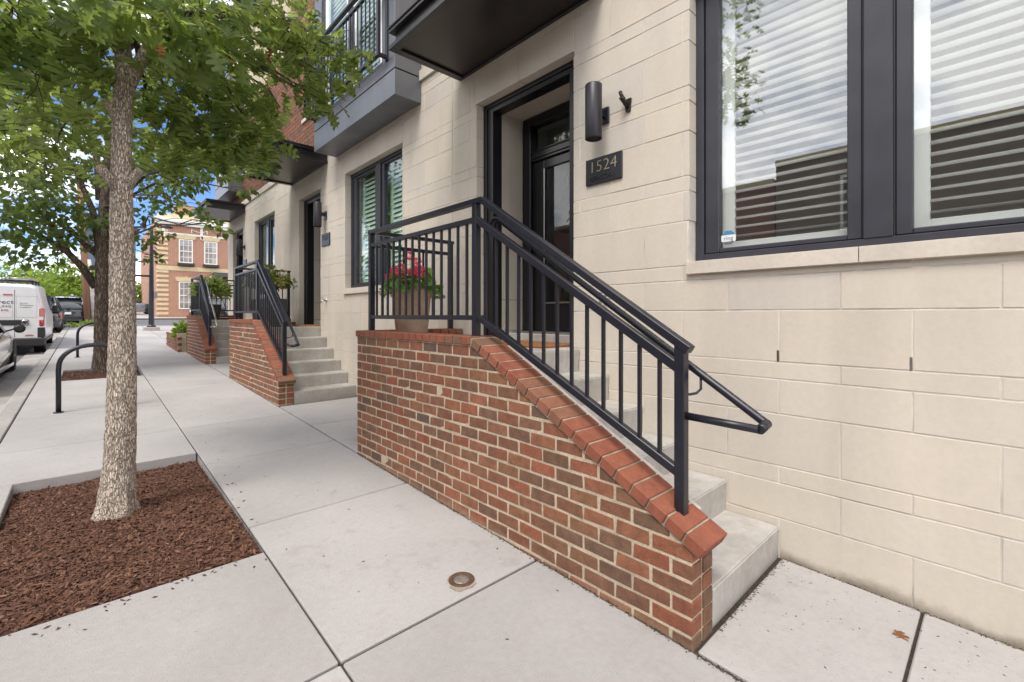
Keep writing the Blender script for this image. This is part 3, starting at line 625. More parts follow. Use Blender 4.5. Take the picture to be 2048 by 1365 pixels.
def window(house, Y0, Y1, z0, z1, panes, xf=3.19, fw=.055, sash=.075, glass=m_glass, pitch=.0625, tilt=-3, zshut=None, room=True, closed=False, curtain=False):
    """panes = list of (ya, yb) clear-glass spans"""
    fr = MB(); zg0, zg1 = z0 + fw + .035, z1 - fw - .035
    fr.box(xf, xf + .11, Y0, Y0 + fw, z0, z1); fr.box(xf, xf + .11, Y1 - fw, Y1, z0, z1); fr.box(xf + .001, xf + .11, Y0 + fw, Y1 - fw, z0, z0 + fw); fr.box(xf + .001, xf + .11, Y0 + fw, Y1 - fw, z1 - fw, z1)
    ps = sorted(panes)
    w = fr.build('window', m_frame, house, loc=(xf, (Y0 + Y1) / 2, z0), bevel=.004)
    for a, b in zip(ps[:-1], ps[1:]):
        m0, m1 = a[1] + sash, b[0] - sash
        MB().box(xf - .004, xf + .11, m0 + .004, m1 - .004, z0 + fw, z1 - fw).build('mullion', m_frame, w, bevel=.004)
        for yy in (m0, m1): MB().box(xf + .02, xf + .1, yy - .003, yy + .003, z0 + fw, z1 - fw).build('gasket', m_plas, w)
    for a, b in ps:
        lo = Y0 + fw + .004 if (a, b) == ps[0] else a - sash + .004; hi = Y1 - fw - .004 if (a, b) == ps[-1] else b + sash - .004
        s = MB(); xa, xb = xf + .018, xf + .085
        s.box(xa, xb, lo, a, z0 + fw + .003, z1 - fw - .003); s.box(xa, xb, b, hi, z0 + fw + .003, z1 - fw - .003); s.box(xa + .001, xb, a, b, z0 + fw + .003, zg0); s.box(xa + .001, xb, a, b, zg1, z1 - fw - .003)
        s.build('sash', m_frame, w, bevel=.006)
        MB().box(xf + .045, xf + .049, a - .01, b + .01, zg0 - .01, zg1 + .01).build('pane', glass, w)
        if curtain: MB().box(xf + .14, xf + .15, a - .05, b + .05, zg0, zg1).build('curtain', m_curt, w); continue
        # louvred shutter behind the glass
        xs = xf + .15; st = MB()
        st.box(xs - .014, xs + .014, b - .06, b + .03, zg0 - .03, zg1 + .03); st.box(xs - .014, xs + .014, a - .03, a + .012, zg0 - .03, zg1 + .03); st.box(xs - .013, xs + .013, a + .012, b - .06, zg0 - .03, zg0 + .055)
        st.build('shutter_frame', m_shut, w, bevel=.004)
        zz_ = zg0 + .055 + pitch * .6; tl = R(tilt); hw = pitch * .56
        me = MB(); L_ = (b - .06) - (a + .012)
        sec = [(-hw, 0), (-hw * .5, .0028), (0, .0034), (hw * .5, .0028), (hw, 0), (hw * .5, -.0028), (0, -.0034), (-hw * .5, -.0028)]
        sec = [(x * math.cos(tl) - zq * math.sin(tl), x * math.sin(tl) + zq * math.cos(tl)) for x, zq in sec]
        me.add([(x, yy, zq) for yy in (-L_ / 2, L_ / 2) for x, zq in sec], [tuple(range(7, -1, -1)), tuple(range(8, 16))] + [(k, (k + 1) % 8, 8 + (k + 1) % 8, 8 + k) for k in range(8)], 0, False)
        ms = me.mesh('slat', m_shut)
        while zz_ < zg1:
            link('slat', ms, w, (xs, (a + .012 + b - .06) / 2, zz_)); zz_ += pitch
    if room:
        r = MB(); x0, x1, ya, y_b, za, zb_ = XF + .30, XF + 2.6, Y0 - .25, Y1 + .25, z0 - .7, z1 + .3
        r.add([(x0, ya, za), (x1, ya, za), (x1, y_b, za), (x0, y_b, za), (x0, ya, zb_), (x1, ya, zb_), (x1, y_b, zb_), (x0, y_b, zb_)], [(0, 1, 2, 3), (4, 7, 6, 5), (0, 4, 5, 1), (1, 5, 6, 2), (2, 6, 7, 3)])
        r.build('room', m_room, house, loc=(x0, (ya + y_b) / 2, za), fix=False)
    return w
def doorway(house, Y0, Y1, z0, z1, leafopen=False):
    """black surround, panelled entry recess, black door with a tall light and a transom"""
    p = MB(); x0 = XF + .095
    for a, b in ((Y1 - .05, Y1), (Y0, Y0 + .05)): p.box(x0, x0 + .12, a, b, z0, z1)
    p.box(x0, x0 + .12, Y0 + .05, Y1 - .05, z1 - .045, z1); s = p.build('door_surround', m_portal, house, loc=(x0, Y0, z0), bevel=.006)
    q = MB(); yl, yr, zc = Y1 - .142, Y0 + .142, z1 - .095
    q.box(x0 + .018, x0 + .15, yl, Y1 - .051, z0, z1 - .046); q.box(x0 + .018, x0 + .15, Y0 + .051, yr, z0, z1 - .046); q.box(x0 + .019, x0 + .15, yr, yl, zc, z1 - .046)
    q.build('surround_liner', m_portal, s, bevel=.004)
    xr = XF + .56; r = MB(); xe = x0 + .151
    r.box(xe, xr, yl, yl + .1, z0, zc + .1); r.box(xe, xr, yr - .1, yr, z0, zc + .1); r.box(xe, xr, yr, yl, zc + .03, zc + .1)
    r.build('entry_recess', m_recess, house, loc=(xe, Y0, z0))
    MB().box(xe + .10, xe + .104, yl - .003, yl, z0, zc + .03).build('corner_bead', m_recess, house); 
    for zj in (z0 + .48, z0 + 1.35, z0 + .14):
        MB().box(xe, xr, yl - .0015, yl, zj, zj + .005).build('panel_joint', m_barkd, house)
    th = MB(); th.box(XF + .31, xr + .1, yr, yl, z0 - .05, z0 + .115); th.build('threshold', m_step, house, loc=(XF + .3, Y0, z0), bevel=.006)
    MB().box(XF + .40, xr + .1, yr, yl, z0 + .1155, z0 + .135).build('door_sill', m_zinc, house, bevel=.004)
    f = MB(); zs = z0 + .136; ft = zc + .03; dl, dr = yl - .13, yr + .13; zd = z0 + 2.03
    f.box(xr, xr + .12, dl, yl, zs, ft); f.box(xr, xr + .12, yr, dr, zs, ft); f.box(xr + .001, xr + .12, dr, dl, ft - .11, ft); f.box(xr + .001, xr + .12, dr, dl, zd, zd + .13)
    df = f.build('door_frame', m_door, house, loc=(xr, Y0, z0), bevel=.008)
    m2 = MB()
    m2.box(xr - .018, xr, dl - .012, dl + .03, zs, ft - .09); m2.box(xr - .014, xr, dr, dl, zd + .03, zd + .05); m2.box(xr - .014, xr, dr, dl, zd + .10, zd + .115); m2.build('moulding', m_door, df, bevel=.004)
    MB().box(xr + .05, xr + .056, dr, dl, zd + .13, ft - .11).build('transom_pane', m_dglass, df)
    if leafopen:
        d = MB(); d.box(xr + .1, xr + .9, dl - .06, dl - .015, zs, zd - .003); dd = d.build('door', m_door, house, loc=(xr, dl, zs), bevel=.004)
    else:
        d = MB(); st = .12
        d.box(xr + .03, xr + .075, dl - st - .06, dl - .003, zs + .004, zd - .003); d.box(xr + .03, xr + .075, dr + .003, dr + st, zs + .004, zd - .003); d.box(xr + .031, xr + .075, dr + st, dl - st - .06, zs + .004, zs + .30); d.box(xr + .031, xr + .075, dr + st, dl - st - .06, zd - .10, zd - .003)
        dd = d.build('door', m_door, house, loc=(xr, dl, zs), bevel=.006)
        e = MB(); ya, y_b = dr + st, dl - st - .06
        for a, b in ((ya, ya + .018), (y_b - .018, y_b)): e.box(xr + .018, xr + .03, a, b, zs + .30, zd - .10)
        e.box(xr + .019, xr + .03, ya, y_b, zs + .30, zs + .318); e.build('glazing_bead', m_zinc, dd, bevel=.002)
        MB().box(xr + .05, xr + .056, ya - .01, y_b + .01, zs + .29, zd - .09).build('door_pane', m_dglass, dd)
    r = MB(); xa, xb, ya, y_b, za, zb_ = xr + .12, xr + 2.4, Y0 - .3, Y1 + .3, z0 - .05, z1 + .1
    r.add([(xa, ya, za), (xb, ya, za), (xb, y_b, za), (xa, y_b, za), (xa, ya, zb_), (xb, ya, zb_), (xb, y_b, zb_), (xa, y_b, zb_)], [(0, 1, 2, 3), (4, 7, 6, 5), (0, 4, 5, 1), (1, 5, 6, 2), (2, 6, 7, 3)])
    r.build('hallway', m_room, house, loc=(xa, Y0, za), fix=False)
def canopy(house, Y0, Y1, z, x0=2.20):
    c = MB(); X1 = XF - .003; fl = .085
    c.box(x0, X1, Y0, Y0 + fl, z, z + .045); c.box(x0, X1, Y1 - fl, Y1, z, z + .045); c.box(x0, x0 + fl, Y0 + fl, Y1 - fl, z + .0005, z + .045); c.box(X1 - .03, X1, Y0 + fl, Y1 - fl, z - .0004, z + .045)
    k = c.build('canopy', m_canopy, house, loc=(x0, Y0, z), bevel=.003)
    w_ = MB(); i = .05; w_.box(x0 + i, X1, Y0 + i, Y1 - i, z + .045, z + .17); w_.build('channel_web', m_canopy, k)
    t_ = MB(); t_.box(x0 + .0, X1, Y0, Y1, z + .17, z + .205); t_.box(x0 - .012, X1, Y0 - .012, Y1 + .012, z + .2055, z + .225); t_.build('roof_edge', m_canopy, k, bevel=.003)
    MB().box(x0 + fl, X1 - .03, Y0 + fl, Y1 - fl, z + .022, z + .03).build('soffit', m_soffit, k)
    MB().box(x0 + fl, x0 + fl + .004, Y0 + fl, Y1 - fl, z + .012, z + .022).build('soffit_seam', m_plas, k); return k
def brickwall(house, Y0, Y1, z0, z1, holes, x=XF):
    b = MB(); k = 0; z = z0
    while z < z1:
        y = Y0 - (.1 if k % 2 else 0)
        while y < Y1:
            for r in rsub((max(y + .005, Y0), min(y + .1955, Y1), z + .005, z + .076), holes):
                if r[1] - r[0] > .02: dx = random.uniform(-.0015, .0015); b.box(x + dx, x + .09, r[0], r[1], r[2], r[3])
            y += .2005
        z += .081; k += 1
    o = b.build('brick', m_brick, house, fix=False); o['kind'] = 'stuff'
def upper(house, Y0, Y1, zb, ztop, holes, detail=None):
    b = MB()
    for r in rsub((Y0, Y1, zb, ztop), holes): b.box(XF + .006, XF + .30, r[0], r[1], r[2], r[3])
    b.build('upper_wall', m_mort if detail else m_farbrick, house, loc=(XF, Y0, zb))
    if detail: brickwall(house, detail[0], detail[1], zb + .002, detail[2], holes)
    MB().box(XF, 11, Y0, Y1, ztop, ztop + .2).build('roof', m_roofd, house, loc=(XF, Y0, ztop))
h1 = thing('stone_townhouse', (XF, 1.4, g(1.4)), 'nearest cream stone townhouse with the wide shuttered window above the pavement', 'townhouse', 'stone townhouses')
WIN1 = (-.42, 1.494, 1.875, 3.86); DOOR1 = (2.539, 3.894, 1.19, 3.80)
facade(h1, -1.7, 4.343, -.1, 4.46, [WIN1, DOOR1], [(2.53, 3.92, 3.80, 4.10), (-.45, 1.52, 3.86, 4.16)], [(-.45, 1.507, 1.785, 1.875)], 4.343)
window(h1, *WIN1, [(-.27, .321), (.608, 1.337)]); doorway(h1, *DOOR1); canopy(h1, 2.22, 4.185, 4.155)
upper(h1, -1.7, 4.343, 4.46, 9.6, [])
for yy in (.316, .933):   # weep vents at the foot of the joints
    MB().box(XF - .0005, XF + .003, yy - .006, yy + .006, 1.216, 1.285).build('weep_vent', m_rust if yy > .9 else m_zinc, h1)
h2 = thing('stone_townhouse', (XF, 7.2, g(7.2)), 'middle townhouse with the grey metal balcony bay over its ground floor window', 'townhouse', 'stone townhouses')
WIN2 = (5.50, 7.37, 1.935, 3.83); DOOR2 = (8.455, 9.62, 1.27, 3.815)
UW2 = (8.05, 9.35, 5.34, 6.88)
facade(h2, 4.347, 10.12, -.1, 4.46, [WIN2, DOOR2], [(8.44, 9.66, 3.815, 4.11), (5.49, 7.42, 3.83, 4.13)], [(5.48, 7.40, 1.845, 1.935)], 4.343)
window(h2, *WIN2, [(5.66, 6.24), (6.53, 7.20)], glass=m_glass2, pitch=.072, tilt=62); doorway(h2, *DOOR2, leafopen=True); canopy(h2, 8.10, 10.06, 4.19)
upper(h2, 4.347, 10.12, 4.46, 9.6, [UW2], (7.6, 10.12, 8.2))
window(h2, *UW2, [(8.2, 8.62), (8.8, 9.2)], xf=XF + .16, room=False, curtain=True)
block(h2, 8.0, 9.4, 5.26, 5.34, mat=m_trim, name='sill_stone', x0=XF - .03, dep=.2); block(h2, 7.9, 9.5, 6.9, 7.06, mat=m_trim, name='lintel_stone', x0=XF - .012)
h3 = thing('stone_townhouse', (XF, 13, g(13)), 'farthest cream townhouse at the end of the row beside the red brick building', 'townhouse', 'stone townhouses')
WIN3 = (11.264, 12.98, 2.0, 3.88); DOOR3 = (14.157, 15.33, 1.38, 3.915)
UW3 = (13.6, 14.75, 5.36, 6.9)
facade(h3, 10.124, 16.0, 0, 4.46, [WIN3, DOOR3], [(14.14, 15.36, 3.915, 4.21), (11.25, 13.0, 3.88, 4.18)], [(11.24, 13.0, 1.91, 2.0)], 0)
window(h3, *WIN3, [(11.42, 12.0), (12.25, 12.83)], glass=m_glass2, pitch=.072, tilt=40); doorway(h3, *DOOR3, leafopen=True); canopy(h3, 13.87, 15.75, 4.275)
upper(h3, 10.124, 16.0, 4.46, 9.6, [UW3], (10.13, 16.0, 7.0))
window(h3, *UW3, [(13.75, 14.1), (14.25, 14.6)], xf=XF + .16, room=False, curtain=True)
block(h3, 13.5, 14.85, 5.28, 5.36, mat=m_trim, name='sill_stone', x0=XF - .03, dep=.2)
for h, a, b in ((h1, -1.7, 4.343), (h2, 4.347, 10.12), (h3, 10.124, 16.0)):
    n = 4; st = (b - a) / n
    for i in range(n): block(h, a + i * st, a + (i + 1) * st, 4.464, 4.60, mat=m_trim, name='band_stone', x0=XF - .03, dep=.2)
MB().box(XF + .02, 11, 15.85, 15.98, 0, 9.6).build('end_wall', m_farbrick, h3)
MB().box(XF + .02, 11, -1.7, -1.57, -.2, 9.6).build('end_wall', m_farbrick, h1)
# grey metal bay with a juliet railing
def bay(house, Y0, Y1, z0, X0=2.72, rail=True, ztop=8.2):
    b = MB(); b.box(X0, XF - .002, Y0, Y1, z0, z0 + .315); by = b.build('bay', m_panel, house, loc=(X0, Y0, z0), bevel=.003)
    MB().box(X0 + .03, XF - .002, Y0 + .03, Y1 - .03, z0 + .315, z0 + .335).build('shadow_gap', m_plas, by)
    MB().box(X0 + .004, XF - .002, Y0 + .004, Y1 - .004, z0 + .335, z0 + .47).build('upper_panel', m_panel, by, bevel=.003)
    MB().box(X0 + .006, X0 + .05, Y0 + .006, Y0 + .32, z0 + .4705, ztop).build('corner_panel', m_panel, by, bevel=.003)
    MB().box(X0 + .051, XF - .002, Y0 + .006, Y0 + .05, z0 + .4705, ztop).build('side_panel', m_panel, by, bevel=.003)
    MB().box(X0 + .006, X0 + .05, Y1 - .3, Y1 - .006, z0 + .4705, ztop).build('corner_panel', m_panel, by, bevel=.003)
    MB().box(X0 + .051, XF - .002, Y1 - .05, Y1 - .006, z0 + .4705, ztop).build('side_panel', m_panel, by, bevel=.003)
    MB().box(X0, XF, Y0, Y1, ztop, ztop + .1).build('bay_roof', m_panel, by)
    ya, yb_ = Y0 + .32, Y1 - .3; m_ = (ya + yb_) / 2; z1 = ztop - .4; z2 = z0 + .4705
    MB().box(X0 + .06, X0 + .10, ya, yb_, z1, ztop).build('head_panel', m_panel, by)
    f = MB()
    for a, c in ((ya, ya + .07), (m_ - .07, m_ + .07), (yb_ - .07, yb_)): f.box(X0 + .03, X0 + .12, a, c, z2, z1)
    f.box(X0 + .031, X0 + .119, ya, yb_, z2, z2 + .09); f.build('door_frame', m_frame, by, bevel=.004)
    for a, c in ((ya + .07, m_ - .07), (m_ + .07, yb_ - .07)):
        s = MB(); s.box(X0 + .05, X0 + .10, a, a + .09, z2 + .09, z1); s.box(X0 + .05, X0 + .10, c - .09, c, z2 + .09, z1); s.build('door_leaf', m_shut, by)
        MB().box(X0 + .07, X0 + .074, a + .08, c - .08, z2 + .09, z1).build('pane', m_glass2, by)
        zq = z2 + .15; q = MB(); q.hexa([(-.012, -(c - a) / 2 + .1, -.03), (-.004, -(c - a) / 2 + .1, -.03), (-.004, (c - a) / 2 - .1, -.03), (-.012, (c - a) / 2 - .1, -.03), (.012, -(c - a) / 2 + .1, .03), (.02, -(c - a) / 2 + .1, .03), (.02, (c - a) / 2 - .1, .03), (.012, (c - a) / 2 - .1, .03)])
        ms = q.mesh('slat', m_shut)
        while zq < min(z1, 6.6): link('slat', ms, by, (X0 + .14, (a + c) / 2, zq)); zq += .07
        MB().box(X0 + .2, X0 + .21, a, c, z2, z1).build('lining', m_room, by)
    if rail:
        xr = X0 - .115; r0, r1 = Y0 + .20, Y1 - .04; zb_, zt = z0 + .50, z0 + 1.55
        fr = MB(); fr.box(xr - .022, xr + .022, r0, r1, zb_, zb_ + .045); fr.box(xr - .028, xr + .028, r0, r1, zt - .04, zt); fr.box(xr - .02, xr + .02, r0, r1, zt - .17, zt - .13)
        for y in (r0, r1): fr.box(xr - .021, xr + .0215, y - .022, y + .022, zb_ - .001, zt - .001)
        for y in (r0, r1):
            for zq in (zb_ + .001, zt - .05): fr.box(xr + .02, X0 + .006, y - .02, y + .02, zq, zq + .042)
        rl = fr.build('balcony_railing', m_black, house, loc=(xr, r0, zb_), bevel=.003)
        for y in (r0, r1): MB().box(X0 - .012, X0 + .005, y - .03, y + .03, zb_ - .02, zt + .5).build('mounting_bar', m_black, rl)
        n = round((r1 - r0) / .115)
        for i in range(1, n):
            y = r0 + (r1 - r0) * i / n; MB().box(xr - .008, xr + .008, y - .008, y + .008, zb_ + .045, zt - .17).build('baluster', m_black, rl, loc=(xr, y, zb_))
bay(h2, 5.016, 7.72, 4.19)
bay(h3, 14.15, 15.95, 4.86, X0=2.74, rail=False, ztop=8.0)

# ---------------------------------------------------------------- things on the front wall
def wall_lamp(y, z, label):
    t = thing('wall_lamp', (XF, y, z), label, 'wall lamp', 'black cylinder wall lamps'); x = 2.945
    b = MB(); b.lathe((x, y, z), [(.058, .02), (.066, 0), (.067, .002), (.067, .425), (.064, .43), (.058, .43), (.056, .30)], 36); b.build('shade', M('lamp bronze', (.035, .033, .038), .42, metal=.4), t, loc=(x, y, z), fix=False)
    MB().lathe((x, y, z + .05), [(.055, 0), (.055, .012)], 24).build('diffuser', m_plas, t)
    MB().box(x + .064, XF - .02, y - .02, y + .02, z + .20, z + .26).build('arm', m_black, t, bevel=.003)
    MB().box(XF - .022, XF - .0015, y - .052, y + .052, z + .155, z + .285).build('mounting_plate', m_black, t, bevel=.004)
wall_lamp(2.213, 2.905, 'nearest black cylinder wall lamp, above the street number plate and beside the flag bracket')
wall_lamp(8.19, 3.06, 'black cylinder wall lamp by the middle house door, right of the canopy')
wall_lamp(13.95, 3.11, 'farthest black cylinder wall lamp, by the end house door')
def plate(y0, y1, z0, z1, t1, t2, label, brass):
    t = thing('number_plate', (XF, (y0 + y1) / 2, z0), label, 'number plate', 'black house number plates'); yc = (y0 + y1) / 2; h = z1 - z0
    MB().box(XF - .020, XF - .0015, y0, y1, z0, z1).build('plate', m_black, t, bevel=.004)
    if t1: text_mesh('number', t1, h * .62, .002, brass, t, (XF - .0225, yc, z0 + h * .63), ROT_F, thin=-.0025, xs=1.05)
    if t2: text_mesh('street_name', t2, h * .27, .0025, m_lettr, t, (XF - .0230, yc + .01, z0 + h * .20), ROT_F, thin=-.001, xs=1.12)
plate(2.037, 2.392, 2.587, 2.803, '1524', 'BEASON', 'black plate with brass street number under the nearest wall lamp', m_gold)
plate(7.99, 8.36, 2.737, 2.955, '1522', None, 'black number plate beside the middle house door, dark raised digits', m_canopy)
plate(13.72, 14.05, 2.80, 3.0, None, None, 'small dark plate by the farthest door, under its lamp', m_canopy)
fb = thing('flag_bracket', (XF, 1.99, 3.09), 'brown metal flagpole bracket on the wall between lamp and wide window', 'flag bracket')
MB().prism([(1.965, 3.09), (1.985, 3.085), (2.005, 3.09), (2.018, 3.19), (1.955, 3.19)], XF - .016, XF - .0015).build('wall_plate', m_iron, fb, bevel=.003)
MB().tube([(XF - .012, 1.987, 3.12), (XF - .06, 1.995, 3.165), (XF - .085, 2.0, 3.185)], [.014, .017, .019], 12).build('socket', m_iron, fb, fix=False)
MB().tube([(XF - .055, 1.99, 3.17), (XF - .07, 2.01, 3.215), (XF - .062, 2.02, 3.235)], [.014, .014, .016], 10).build('upper_socket', m_iron, fb, fix=False)
MB().tube([(XF - .045, 1.985, 3.15), (XF - .045, 1.955, 3.15)], .004, 8).build('thumb_screw', m_iron, fb, fix=False)
def spigot(y, z, label):
    t = thing('hose_spigot', (XF, y, z), label, 'spigot', 'outdoor hose spigots')
    MB().lathe((XF - .022, y, z), [(.035, 0.021), (.035, .012), (.022, .002), (.022, 0)], 20, axis='X').build('flange', m_zinc, t)
    MB().tube([(XF - .01, y, z), (XF - .06, y, z), (XF - .085, y, z - .02), (XF - .09, y, z - .05)], [.011, .012, .011, .013], 12).build('spout', m_zinc, t, fix=False)
    b = MB(); b.lathe((XF - .075, y, z + .012), [(.006, 0), (.006, .028), (.020, .030), (.020, .036), (.006, .038)], 14); b.build('valve_wheel', m_zinc, t, fix=False)
spigot(2.19, 1.64, 'steel hose spigot on the stone wall behind the nearest sloping railing')
spigot(8.17, 1.77, 'steel hose spigot between the middle house door and its window')
def mat_(name, x0, x1, y0, y1, z, label):
    b = MB(); b.box(x0, x1, y0, y1, z + .0005, z + .022); o = b.build(name, m_mat, loc=((x0 + x1) / 2, (y0 + y1) / 2, z), bevel=.006); tag(o, label, 'doormat', 'coir doormats')
mat_('doormat', 2.82, 3.33, 2.66, 3.46, 1.216, 'orange brown doormat on the nearest landing in front of the black door')
mat_('doormat', 2.75, 3.3, 8.62, 9.35, 1.295, 'brown doormat at the middle house door')
wr = thing('hanging_disc', (3.80, 3.20, 2.5), 'dark round disc hanging behind the nearest door glass', 'wall hanging')  # plain dark disc on a cord, set behind the door glass
MB().lathe((3.79, 3.22, 2.56), [(.02, 0), (.16, .01), (.17, .02), (.16, .03), (.02, .035)], 28, axis='X').build('disc', m_plas, wr, fix=False)
MB().tube([(3.80, 3.12, 2.70), (3.80, 3.21, 3.05), (3.80, 3.30, 2.70)], .006, 6).build('cord', m_plas, wr, fix=False)
# sticker in the window corner
st = thing('window_sticker', (3.2345, 1.28, 2.02), 'small eight sided blue and white security sticker in the window corner', 'sticker')
yc, zc, rr = 1.283, 2.035, .052
oc = [(yc + rr * math.cos(R(22.5 + 45 * i)), zc + rr * 1.0 * math.sin(R(22.5 + 45 * i))) for i in range(8)]
MB().prism(oc, 3.2325, 3.2345).build('sticker', m_swhite, st)
up = clip_poly(oc, 0, -1, -(zc + .020)); lo_ = clip_poly(oc, 0, 1, zc - .026)
MB().prism(up, 3.2316, 3.2324).build('blue_top', m_sblue, st); MB().prism(lo_, 3.2316, 3.2324).build('dark_foot', m_sgrey, st)
text_mesh('word', 'ring', .042, .0003, m_sgrey, st, (3.2318, yc, zc - .004), ROT_F)

# ---------------------------------------------------------------- plants
def scatter_mesh(name, tmpl, pts, sizes, dirs, ups, mat, loc, parent=None):
    """many copies of a leaf template as one mesh; numpy"""
    tv = np.array(tmpl[0]); nf = tmpl[1]; k = len(tv); n = len(pts)
    y = dirs / np.linalg.norm(dirs, axis=1, keepdims=True); x = np.cross(y, ups); x /= np.linalg.norm(x, axis=1, keepdims=True) + 1e-9; zv = np.cross(x, y)
    V = pts[:, None, :] + sizes[:, None, None] * (tv[None, :, 0:1] * x[:, None, :] + tv[None, :, 1:2] * y[:, None, :] + tv[None, :, 2:3] * zv[:, None, :])
    V = V.reshape(-1, 3) - np.array(loc)
    me = bpy.data.meshes.new(name); loops = []; starts = []; tot = []
    c = 0
    for f in nf: starts.append(c); tot.append(len(f)); loops += list(f); c += len(f)
    loops = np.array(loops); L = (loops[None, :] + (np.arange(n) * k)[:, None]).ravel(); S = (np.array(starts)[None, :] + (np.arange(n) * c)[:, None]).ravel(); T = np.tile(tot, n)
    me.vertices.add(n * k); me.vertices.foreach_set('co', V.ravel().astype(np.float32)); me.loops.add(len(L)); me.loops.foreach_set('vertex_index', L.astype(np.int32))
    me.polygons.add(len(S)); me.polygons.foreach_set('loop_start', S.astype(np.int32)); me.polygons.foreach_set('loop_total', T.astype(np.int32))
    me.materials.append(mat); me.update(calc_edges=True); me.validate()
    return link(name, me, parent, loc)
def rdirs(n, down=0.0, spread=1.0):
    d = rng.normal(size=(n, 3)) * spread; d[:, 2] -= down; return d / (np.linalg.norm(d, axis=1, keepdims=True) + 1e-9)
def flowerpot(c, H, label):
    x, y, z = c; t = thing('flower_pot', c, label, 'flower pot')
    pr = [(.135, 0), (.145, .01), (.185, H - .105), (.190, H - .10), (.203, H - .09), (.212, H - .01), (.208, H), (.185, H), (.178, H - .05)]
    MB().lathe(c, pr, 40).build('pot', m_terra, t, loc=c, fix=False)
    MB().lathe((x, y, z + H - .06), [(.175, 0), (.175, .02)], 24).build('soil', m_soil, t)
    n = 300; a = rng.uniform(0, 6.28, n); r = .27 * np.sqrt(rng.uniform(0, 1, n)); hh = z + H + .02 + .16 * rng.uniform(0, 1, n) * (1.05 - (r / .30) ** 2) - .14 * np.maximum(0, r - .2) / .07 * rng.uniform(.2, 1, n)
    p = np.stack([x + r * np.cos(a), y + r * np.sin(a), hh], 1); d = np.stack([np.cos(a), np.sin(a), np.full(n, -.25)], 1) + rng.normal(size=(n, 3)) * .5
    rnd = mk_leaf([(0, .1), (.32, 0), (.52, .22), (.55, .5), (.42, .78), (.2, .92), (0, .95)], .25, .25)
    scatter_mesh('leaf_mass', rnd, p, rng.uniform(.045, .078, n), d, np.array([[0, 0, 1.]]) + rng.normal(size=(n, 3)) * .3, m_gleaf, c, t)['kind'] = 'stuff'
    stm = MB(); heads = [(-.02, .0, .31), (-.13, .12, .17), (-.05, .21, .16), (-.12, -.02, .19), (.02, -.12, .17), (-.10, -.18, .14), (-.16, .03, .12), (.1, .05, .2), (.03, -.04, .26), (-.19, .10, .10), (-.17, -.10, .12), (-.06, -.24, .12)]
    pv = mk_leaf([(0, 0), (.35, .4), (.3, .8), (0, 1)], .2, .2)
    for i, (dx, dy, dz) in enumerate(heads):
        hc = np.array([x + dx, y + dy, z + H + dz]); stm.tube([(x + dx * .4, y + dy * .4, z + H - .03), (x + dx * .9, y + dy * .9, z + H + dz * .6), tuple(hc)], .003, 5)
        m_ = 64; q = rdirs(m_); pp = hc + q * .036 * np.array([1, 1, .8]) * rng.uniform(.5, 1.1, (m_, 1))
        scatter_mesh('flower_head', pv, pp, rng.uniform(.018, .030, m_), q + rng.normal(size=(m_, 3)) * .5, rdirs(m_), m_petal, tuple(hc), t)
    stm.build('stems', m_gleaf, t, fix=False)
flowerpot((2.335, 3.965, 1.217), .555, 'tan terracotta pot of pink geraniums on the nearest landing behind the railing')
# bronze shrub in a dark tub on the second landing
t = thing('potted_shrub', (2.45, 9.35, 1.297), 'bronze green feathery shrub in a dark square tub on the middle landing', 'potted shrub', 'shrubs on the landings')
b = MB(); b.hexa([(2.25, 9.1, 1.297), (2.65, 9.1, 1.297), (2.65, 9.5, 1.297), (2.25, 9.5, 1.297), (2.2, 9.05, 1.79), (2.7, 9.05, 1.79), (2.7, 9.55, 1.79), (2.2, 9.55, 1.79)]); b.build('tub', m_plas, t, bevel=.01)
n = 800; q = rdirs(n); q[:, 2] = np.abs(q[:, 2]); lob = 1 + .35 * np.sin(q[:, :1] * 7 + 1) * np.cos(q[:, 1:2] * 6); p = np.array([2.45, 9.25, 2.02]) + q * np.array([.36, .50, .30]) * lob * rng.uniform(.15, 1, (n, 1)) ** .5
scatter_mesh('foliage', BROAD, p, rng.uniform(.05, .09, n), q + rng.normal(size=(n, 3)) * .5 + np.array([0, 0, -.3]), rdirs(n) + np.array([0, 0, 1.2]), m_leaf4, (2.45, 9.35, 1.297), t)['kind'] = 'stuff'
b = MB()
for i in range(9): a = i * .7; b.tube([(2.45, 9.3, 1.75), (2.45 + .12 * math.cos(a), 9.3 + .12 * math.sin(a), 2.05), (2.45 + .3 * math.cos(a), 9.3 + .3 * math.sin(a), 2.35)], [.012, .008, .003], 5)
b.build('stem', m_bark2, t, fix=False)
MB().box(2.22, 2.55, 8.55, 8.95, 1.297, 1.79).build('tub', m_plas, t, bevel=.01)
t = thing('potted_shrub', (2.35, 14.1, 1.382), 'dark green strap leaved plant behind the farthest railing', 'potted shrub', 'shrubs on the landings')
MB().lathe((2.35, 14.1, 1.382), [(.17, 0), (.23, .4), (.21, .4), (.20, .36)], 20).build('tub', m_plas, t, fix=False)
strap = mk_leaf([(0, 0), (.09, .2), (.11, .5), (.06, .8), (0, 1)], .2, .55)
n = 420; q = rdirs(n); q[:, 2] = np.abs(q[:, 2]); p = np.array([2.35, 14.1, 2.05]) + q * np.array([.3, .3, .32]) * rng.uniform(.2, 1, (n, 1)) ** .5
scatter_mesh('foliage', strap, p, rng.uniform(.16, .30, n), q + rng.normal(size=(n, 3)) * .3, rdirs(n, -.8), m_leaf, (2.35, 14.1, 1.382), t)['kind'] = 'stuff'
MB().tube([(2.35, 14.1, 1.75), (2.35, 14.1, 2.2)], .02, 6).build('stem', m_bark2, t, fix=False)
